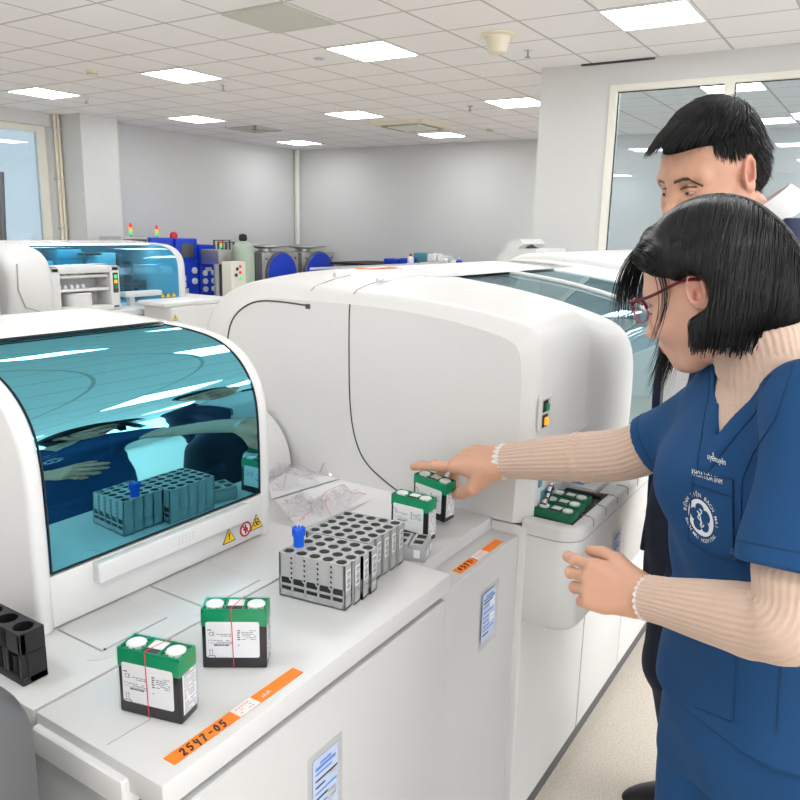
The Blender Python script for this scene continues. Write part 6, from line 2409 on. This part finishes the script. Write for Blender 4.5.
# glasses
gm = MB()
ez, ey, ex = 0.008, 0.0315, 0.107
for y in (-1, 1):
    ring = []
    for t in np.linspace(0, 2*PI, 33)[:-1]:
        c_, s_2 = math.cos(t), math.sin(t)
        p = 2.6
        k = (abs(c_)**p+abs(s_2)**p)**(-1/p)
        ring.append(hT((ex-0.004*abs(c_*k)**2, ey*y+0.0245*c_*k, ez-0.003+0.0195*s_2*k)))
    lo = [p for i, p in enumerate(ring+ring[:1])]
    gm2 = MB().tube(lo, 0.0017, 'pinkclear', 6)
    gm2.build('lens_rim', None, W_)
    lens = MB().add([tuple(p) for p in ring], [tuple(range(32))], 'lens')
    lens.build('lens', None, W_)
    br = [ring[i % 32] for i in range(0, 17)]
    MB().tube(br, 0.0026, 'maroon', 8).build('brow_bar', None, W_)
    hinge, earq = hT((ex-0.004, (ey+0.026)*y, ez+0.010)), hT((0.004, 0.083*y, 0.020))
    mid_ = hT((0.055, 0.078*y, 0.014))
    tp_ = MB()
    tp_.tube(resample(smooth_poly([hinge, mid_, earq, hT((-0.030, 0.084*y, 0.004))], 2), 20), 0.0024, 'maroon', 8)
    tp_.build('temple_arm', None, W_)
MB().tube([hT((ex+0.001, -0.008, ez+0.006)), hT((ex+0.004, 0, ez+0.008)), hT((ex+0.001, 0.008, ez+0.006))], 0.0018, 'maroon', 8).build('bridge', None, W_)

# hair: a chin-length bob, combed strands over its volume
HB = Field(hC-0.21, hC+0.21, 0.0028)
EL = lambda c, r, k=0.02, sub=False: HB.ell(hT(c), HS*np.array(r), hR, k, sub)
gw = np.array([0, 0, -1.0])
EL((-0.011, 0.0, 0.036), (0.103, 0.087, 0.100))
EL((-0.040, 0.0, -0.010), (0.080, 0.088, 0.104), 0.03)
for y in (-1, 1):
    a_ = hT((-0.045, 0.062*y, 0.020))
    HB.cone(a_, a_+gw*0.105+hR @ np.array([-0.012, 0, 0]), 0.036, 0.036, 0.03)
    a_ = hT((-0.012, 0.066*y, -0.030))
    HB.cone(a_, a_+gw*0.055, 0.026, 0.026, 0.03)
a_ = hT((-0.074, 0.0, 0.010))
HB.cone(a_, a_+gw*0.10+hR @ np.array([-0.020, 0, 0]), 0.044, 0.040, 0.03)
zb_ = 1.366


def under(x, y, z):
    return z-(zb_+0.16*np.maximum(0, (x-hC[0])*0.5-(y-hC[1])*0.86+0.02))+0*x


HB.put(under, hC+np.array([-0.2, -0.2, -0.2]), hC+np.array([0.2, 0.2, 0.02]), 0.012, True)
EL((0.102, 0.0, -0.014), (0.117, 0.15, 0.080), 0.010, True)
EL((0.10, 0.0, -0.07), (0.085, 0.15, 0.06), 0.012, True)
EL((-0.004, 0.090, -0.004), (0.027, 0.034, 0.036), 0.010, True)
EL((-0.006, -0.090, -0.002), (0.025, 0.034, 0.034), 0.006, True)
HB.cone(hT((-0.022, 0.070, -0.050)), hT((0.014, 0.066, -0.076)), 0.018, 0.010, 0.02)
lock = [hT(q) for q in ((0.056, 0.016, 0.106), (0.060, 0.048, 0.080), (0.036, 0.071, 0.062), (-0.002, 0.082, 0.046), (-0.045, 0.082, 0.012))]
for i in range(4):
    HB.cone(lock[i], lock[i+1], 0.011, 0.0125, 0.02)
fr_ = [hT(q) for q in ((0.046, -0.008, 0.108), (0.074, -0.034, 0.080), (0.080, -0.052, 0.048))]
for i in range(2):
    HB.cone(fr_[i], fr_[i+1], 0.008-0.002*i, 0.006-0.003*i, 0.015)
a_ = hT((0.040, -0.074, 0.030))
HB.cone(hT((0.055, -0.050, 0.080)), a_, 0.018, 0.018, 0.02)
HB.cone(a_, a_+gw*0.135, 0.018, 0.010, 0.02)
hv, hq = HB.mesh()
mesh_obj('hair_volume', [(hv, hq)], 'hairbase', W_)
r_ = np.random.default_rng(5)


def wflow(p, n, t):
    q = ((p-hC) @ hR)/HS
    g = np.tile(gw, (len(p), 1))
    sgn = np.where(q[:, 1] > 0.012, 1.0, -1.0)
    top = np.clip(n[:, 2], 0, 1)[:, None]
    lat = (hR @ np.array([[0, 1, 0]]).T).T*sgn[:, None]
    bk = (hR @ np.array([[-1, 0, 0]]).T).T
    front = np.clip((q[:, 0]-0.0)/0.05, 0, 1)*np.clip((q[:, 2]-0.02)/0.03, 0, 1)*(q[:, 1] > 0.012)
    ffar = np.clip((q[:, 0]-0.0)/0.05, 0, 1)*(q[:, 1] <= 0.012)
    low = np.clip((-0.02-q[:, 2])/0.04, 0, 1)*(q[:, 0] > -0.06)
    return g*(1-0.2*top)+lat*top*0.9+bk*(1.25*front[:, None]-0.5*ffar[:, None]*top-0.06*low[:, None]+0.22*top)


N1 = 7500
hq_ = ((hv-hC) @ hR)/HS
topv = np.where((np.abs(hq_[:, 1]-0.012) < 0.03) & (hq_[:, 2] > 0.09))[0]
idx = np.concatenate([r_.integers(0, len(hv), N1-1400), topv[r_.integers(0, len(topv), 1400)]])
sd_ = hv[idx]+r_.normal(0, 0.001, (N1, 3))
paths = surf_strands(HB, sd_, wflow, r_.uniform(0.05, 0.13, N1), 15, r_.uniform(0.0002, 0.0018, N1), r_, 0.10, None, zb_+0.012)
endz = zb_-0.016+r_.normal(0, 0.006, (N1, 1))
for i in range(1, paths.shape[1]):      # trimmed ends: a strand stops where it reaches its length
    a_, b_ = paths[:, i-1], paths[:, i]
    over = b_[:, 2] < endz[:, 0]
    t_ = np.clip((a_[:, 2]-endz[:, 0])/np.maximum(a_[:, 2]-b_[:, 2], 1e-6), 0, 1)[:, None]
    paths[:, i] = np.where(over[:, None], a_+(b_-a_)*t_, b_)
rads = r_.uniform(0.0005, 0.0010, N1)
strands(paths, rads, 'hairblack', 'hair', W_)
# loose strands: fringe, temple and the far side lock
P2, R2 = [], []
for k in range(352):
    if k < 140:        # far side, hanging past the cheek
        a0 = np.array([0.066+r_.normal(0, 0.010), -0.078+r_.normal(0, 0.006), 0.040])
        L_ = r_.uniform(0.14, 0.19)
        rk_ = r_.uniform(0.15, 0.5)
        pts = [hT(a0)+gw*L_*t+(hR @ np.array([0.085*t*t*rk_, -0.012*t, 0])) for t in np.linspace(0, 1, 12)]
    elif k < 340:      # fringe over the forehead
        y0 = r_.uniform(-0.055, 0.010)
        a0 = np.array([0.066+r_.normal(0, 0.006), y0*0.7, 0.108-abs(y0)*0.25])
        L_ = r_.uniform(0.060, 0.115)
        pts = [hT(a0+np.array([0.052*math.sin(min(1.0, t*1.1)*1.5), y0*0.55*t-0.010*t, 0])*1.0)+gw*L_*t*t*0.9+gw*0.012*t for t in np.linspace(0, 1, 12)]
    else:             # temple wisps in front of the ear
        a0 = np.array([0.034+r_.normal(0, 0.004), 0.078, 0.045])
        L_ = r_.uniform(0.08, 0.115)
        pts = [hT(a0+np.array([-0.016*math.sin(t*3.0), 0.006*math.sin(t*2.5), 0]))+gw*L_*t for t in np.linspace(0, 1, 12)]
    P2.append(pts)
    R2.append(r_.uniform(0.0004, 0.0008))
for n_, a0, a1 in (('side_lock', 0, 140), ('fringe', 140, 340), ('temple_wisp', 340, 352)):
    strands(np.array(P2[a0:a1]), np.array(R2[a0:a1]), 'hairblack', n_, W_)
# ------------------------------------------------------------------ the man behind her
N_ = thing('person', 'man in open navy jacket, white shirt and grey sweater behind the woman', 'person', (1.77, 0.31, 0))
MH = RAD(125)
mf = np.array([math.cos(MH), math.sin(MH), 0])
mr = np.array([math.sin(MH), -math.cos(MH), 0])
mR, _ = head_frame((0, 0, 0), RAD(144), RAD(20), RAD(0))
MS = 1.05
mC = at(749, 172, d=1.43)-MS*(mR @ np.array([-0.010, 0.079, 0.0]))
mnk = at(771, 222, d=1.53)
mh, mT = head_field(mR, mC, MS, 0.0019, False, mnk-np.array([0.004, 0.0, 0.045]))
minv = lambda P: ((P-mC) @ mR)/MS
mhip = np.array([1.706, 0.283, 0.90])
mid = lambda f_, r_=0.0: np.array([1.745, 0.272, 0])+f_*mf+r_*mr
MZ = [1.50, 1.45, 1.38, 1.25, 1.10, 0.98, 0.86, 0.72]
MC = [(mid(-0.01)+2*mnk*np.array([1, 1, 0]))/3, (mid(-0.01)+mnk*np.array([1, 1, 0]))/2, mid(0.0), mid(0.012), mid(0.015), mid(0.015), mid(0.01), mhip*np.array([1, 1, 0])]
MA = [0.075, 0.150, 0.185, 0.182, 0.172, 0.168, 0.175, 0.175]
MBD = [0.065, 0.085, 0.112, 0.130, 0.124, 0.118, 0.122, 0.122]
msR, msL = mid(-0.005, 0.185)+np.array([0, 0, 1.405]), mid(-0.005, -0.185)+np.array([0, 0, 1.405])
meR, mwR = np.array([1.885, 0.395, 1.130]), np.array([1.880, 0.385, 0.890])
meL, mwL = msL+np.array([0.02, -0.06, -0.28]), msL+np.array([0.09, -0.05, -0.52])
bd = Field((1.30, -0.25, -0.01), (2.15, 0.62, 1.56), 0.008)
bd.stack(MZ[1:], MC[1:], MA[1:], MBD[1:], MH, 0.02, 0.04)
for a, b_, ra, rb in ((msR, meR, 0.046, 0.038), (meR, mwR, 0.037, 0.027), (msL, meL, 0.046, 0.038), (meL, mwL, 0.037, 0.027)):
    bd.cone(a, b_, ra, rb, 0.02)
legs = []
for k in (-1, 1):
    h_, kn, an = mhip+mr*0.09*k, mhip+mr*0.08*k-mf*0.01-np.array([0, 0, 0.42]), mhip+mr*(0.12 if k < 0 else 0.165)*k-mf*0.135-np.array([0, 0, 0.82])
    legs.append((h_, kn, an))
    bd.cone(h_, kn, 0.064, 0.052, 0.02)
    bd.cone(kn, an, 0.055, 0.036, 0.02)
MRA = rot_to(np.array([-0.03, -0.05, -1.0]), np.array([0.80, 0.55, 0.0]))
fMR, tMR = hand_field(mwR, MRA, 1.08, 1, ((4, 14, 18, 12), (1, 18, 22, 14), (-2, 22, 24, 16), (-5, 24, 26, 18)), ((0.75, 0.55, -0.25), (0.92, 0.25, -0.2), (0.97, 0.1, -0.2)), 0.002, fore=mwR+(meR-mwR)*0.3)
MLA = rot_to(np.array([-0.1, 0.35, -0.9]), np.array([-0.9, -0.2, 0.1]))
fML, tML = hand_field(mwL, MLA, 1.08, -1, ((4, 14, 18, 12), (1, 18, 22, 14), (-2, 22, 24, 16), (-5, 24, 26, 18)), ((0.75, 0.55, -0.25), (0.92, 0.25, -0.2), (0.97, 0.1, -0.2)), 0.002, fore=mwL+(meL-mwL)*0.3)
SKM = np.array(srgb(205, 156, 130))
hp, hq = mh.mesh()
parts = [(hp, hq), fMR.mesh(), fML.mesh(), bd.mesh()]
cols = [skin_tone(hp, SKM, minv, np.array(srgb(178, 92, 84)), np.array((0.06, 0.042, 0.034)), True)]+[np.tile(np.array(srgb(208, 150, 120)), (len(q[0]), 1)) for q in parts[1:]]
mesh_obj('body', parts, 'skin', N_, cols=np.concatenate(cols))
eyes(mT, mR, MS, N_, 0.17)


def openfront(half, z1, slope=0.0):
    def fn(x, y, z):
        u = (x-mid(0)[0])*mr[0]+(y-mid(0)[1])*mr[1]
        v = (x-mid(0)[0])*mf[0]+(y-mid(0)[1])*mf[1]
        return np.maximum(np.abs(u)-half-slope*np.maximum(z-1.2, 0), -v)
    return fn


# shirt, sweater, jacket, trousers
sh_ = Field((1.45, -0.05, 0.80), (2.02, 0.50, 1.52), 0.006)
sh_.stack(MZ, MC, MA, MBD, MH, 0.02, 0.014)
mesh_obj('shirt', [sh_.mesh()], 'shirtwhite', N_)
sw_ = Field((1.45, -0.05, 1.00), (2.02, 0.50, 1.53), 0.005)
sw_.stack(MZ[:5], MC[:5], MA[:5], MBD[:5], MH, 0.02, 0.008)
sw_.put(openfront(0.075, 0, 0.25), (1.4, -0.1, 0.9), (2.1, 0.6, 1.6), 0.006, True)
sw_.cone(mnk-np.array([0, 0, 0.03]), mnk+np.array([0, 0, 0.12]), 0.068, 0.074, 0.01, True)
mesh_obj('sweater', [sw_.mesh()], 'sweater', N_)
jk = Field((1.34, -0.22, 0.76), (2.10, 0.62, 1.54), 0.0055)
jk.stack(MZ[1:], MC[1:], MA[1:], MBD[1:], MH, 0.02, -0.006)
jk.cone(msR, meR, 0.068, 0.060, 0.04)
jk.cone(meR, mwR+(meR-mwR)*0.08, 0.058, 0.046, 0.02)
jk.cone(msL, meL, 0.068, 0.060, 0.04)
jk.cone(meL, mwL+(meL-mwL)*0.08, 0.058, 0.046, 0.02)
jk.cone(msR, mnk+mr*0.06-np.array([0, 0, 0.015]), 0.060, 0.040, 0.04)
jk.cone(msL, mnk-mr*0.06-np.array([0, 0, 0.015]), 0.060, 0.040, 0.04)
jk.warp(lambda x, y, z: 0.004*np.sin(34*z+9*np.sin(7*(x+y)))*np.exp(-((z-1.15)/0.22)**2))
jk.put(openfront(0.085, 0, 0.22), (1.3, -0.2, 0.7), (2.2, 0.7, 1.6), 0.006, True)
jk.cone(mnk-np.array([0, 0, 0.04]), mnk+np.array([0, 0, 0.12]), 0.078, 0.090, 0.01, True)
for a, b_ in ((meR, mwR), (meL, mwL)):
    jk.cone(b_+(a-b_)*0.10, b_+(b_-a)*0.3, 0.036, 0.036, 0.004, True)
mesh_obj('jacket', [jk.mesh()], 'navy', N_)
for a, b_ in ((meR, mwR), (meL, mwL)):
    P = [b_+(a-b_)*t for t in (0.02, 0.10, 0.16)]
    rib_tube(P, [0.044, 0.047, 0.048], 26, 0.0008, None, m='charcoal', name='cuff', parent=N_)
tr = Field((1.45, -0.05, 0.03), (2.05, 0.60, 0.98), 0.007)
tr.stack([0.97, 0.90, 0.80, 0.66], [mid(0.02)]+[mhip*np.array([1, 1, 0])]*3, [0.158, 0.165, 0.163, 0.155], [0.112, 0.115, 0.112, 0.085], MH, 0.03)
for (h_, kn, an) in legs:
    tr.cone(h_-np.array([0, 0, 0.04]), kn, 0.090, 0.072, 0.03)
    tr.cone(kn, an-np.array([0, 0, 0.02]), 0.072, 0.060, 0.03)
tr.warp(lambda x, y, z: 0.003*np.sin(24*(x-y)+6*np.sin(5*z)))
mesh_obj('trousers', [tr.mesh()], 'navydark', N_)
for (h_, kn, an) in legs:
    c_ = np.array([an[0], an[1], 0])
    ff = Field(c_+np.array([-0.22, -0.22, -0.01]), c_+np.array([0.22, 0.27, 0.14]), 0.005)
    ff.ell(c_+mf*0.055+np.array([0, 0, 0.036]), (0.140, 0.046, 0.037), np.stack([mf, mr, [0, 0, 1.0]], 1), 0.02)
    ff.cone(c_+np.array([0, 0, 0.05]), c_+np.array([0, 0, 0.10]), 0.045, 0.045, 0.03)
    mesh_obj('shoe', [ff.mesh()], 'black', N_)
# collar of the shirt: a folded band round the neck, open at the front
mb = MB()
ax = mT((-0.03, 0, -0.12))-mnk
ax /= np.linalg.norm(ax)
ax = 0.40*ax+0.60*np.array([0, 0, 1.0])
ax /= np.linalg.norm(ax)
a_ = np.cross(ax, mr)
a_ /= np.linalg.norm(a_)
if a_ @ mf < 0:
    a_ = -a_
b_ = np.cross(ax, a_)
secs = []
for k in range(37):
    th = RAD(16+328*k/36)
    o_ = a_*math.cos(th)+b_*math.sin(th)
    tip = max(0.0, math.cos(th))**3
    c0_ = mnk+ax*(-0.012)
    secs.append([tuple(c0_+ax*0.002+o_*0.066), tuple(c0_+ax*0.052+o_*0.064), tuple(c0_+ax*0.054+o_*0.067), tuple(c0_+ax*(0.006-0.035*tip)+o_*(0.084+0.006*tip)), tuple(c0_+ax*(0.003-0.035*tip)+o_*(0.081+0.006*tip)), tuple(c0_+ax*0.046+o_*0.0665)])
mb.loft(secs, 'shirtwhite', closed=True, caps=(True, True))
mb.build('shirt_collar', None, N_, smooth=40)

# hair: cropped sides, longer top swept forward
ERm = np.array([0.101, 0.082, 0.097])
ECm = np.array([-0.010, 0.0, 0.040])
cf = Field(mC-0.20, mC+0.20, 0.0032)
cf.ell(mT(ECm), MS*(ERm-0.004), mR, 0.01)
cf.ell(mT((-0.055, 0, -0.005)), MS*np.array((0.052, 0.070, 0.060)), mR, 0.02)
cf.ell(mT((0.090, 0.0, -0.048)), MS*np.array((0.088, 0.110, 0.105)), mR, 0.008, True)
cf.ell(mT((0.000, 0.092, -0.010)), MS*np.array((0.034, 0.030, 0.044)), mR, 0.008, True)
cf.ell(mT((0.000, -0.092, -0.010)), MS*np.array((0.034, 0.030, 0.044)), mR, 0.008, True)
cf.ell(mT((0.0, 0.0, -0.115)), MS*np.array((0.20, 0.20, 0.062)), mR, 0.01, True)
mesh_obj('hair_cap', [cf.mesh()], 'hairbase', N_)
paths, rads = [], []


def man_batch(N, az, el, lmin, lmax, gfun, seed, rad=(0.0006, 0.0010), K=9, lift=1.0):
    r2 = np.random.default_rng(seed)
    a = np.radians(r2.uniform(*az, N))
    e = np.arcsin(r2.uniform(math.sin(RAD(el[0])), math.sin(RAD(el[1])), N))
    roots = np.stack([np.cos(e)*np.cos(a), np.cos(e)*np.sin(a), np.sin(e)], 1)
    paths.append(flow_hair(mC, mR, MS, ERm*lift, ECm, roots, r2.uniform(lmin, lmax, N), gfun, K, r_=r2))
    rads.append(r2.uniform(*rad, N))


fwd = lambda p, t: np.stack([1.0*np.ones(len(p)), 0.25*p[:, 1]/0.08, -0.25-0.8*t+0*p[:, 0]], 1)
dwn = lambda p, t: np.stack([0.15*np.ones(len(p)), 0.0*p[:, 1], -1.0+0*p[:, 0]], 1)
dwnb = lambda p, t: np.stack([-0.5*np.ones(len(p)), 0.0*p[:, 1], -1.0+0*p[:, 0]], 1)
man_batch(2200, (-180, 180), (38, 90), 0.035, 0.060, fwd, 21, lift=1.035)
man_batch(520, (-62, 62), (36, 62), 0.040, 0.062, fwd, 22, lift=1.045)
man_batch(1500, (50, 130), (2, 48), 0.016, 0.030, dwn, 23, (0.0005, 0.0008))
man_batch(900, (-125, -55), (6, 45), 0.016, 0.030, dwn, 24, (0.0005, 0.0008))
man_batch(2600, (95, 265), (-62, 48), 0.018, 0.036, dwnb, 25, (0.0005, 0.0009))
strands(np.concatenate(paths), np.concatenate(rads), 'hairblack', 'hair', N_)
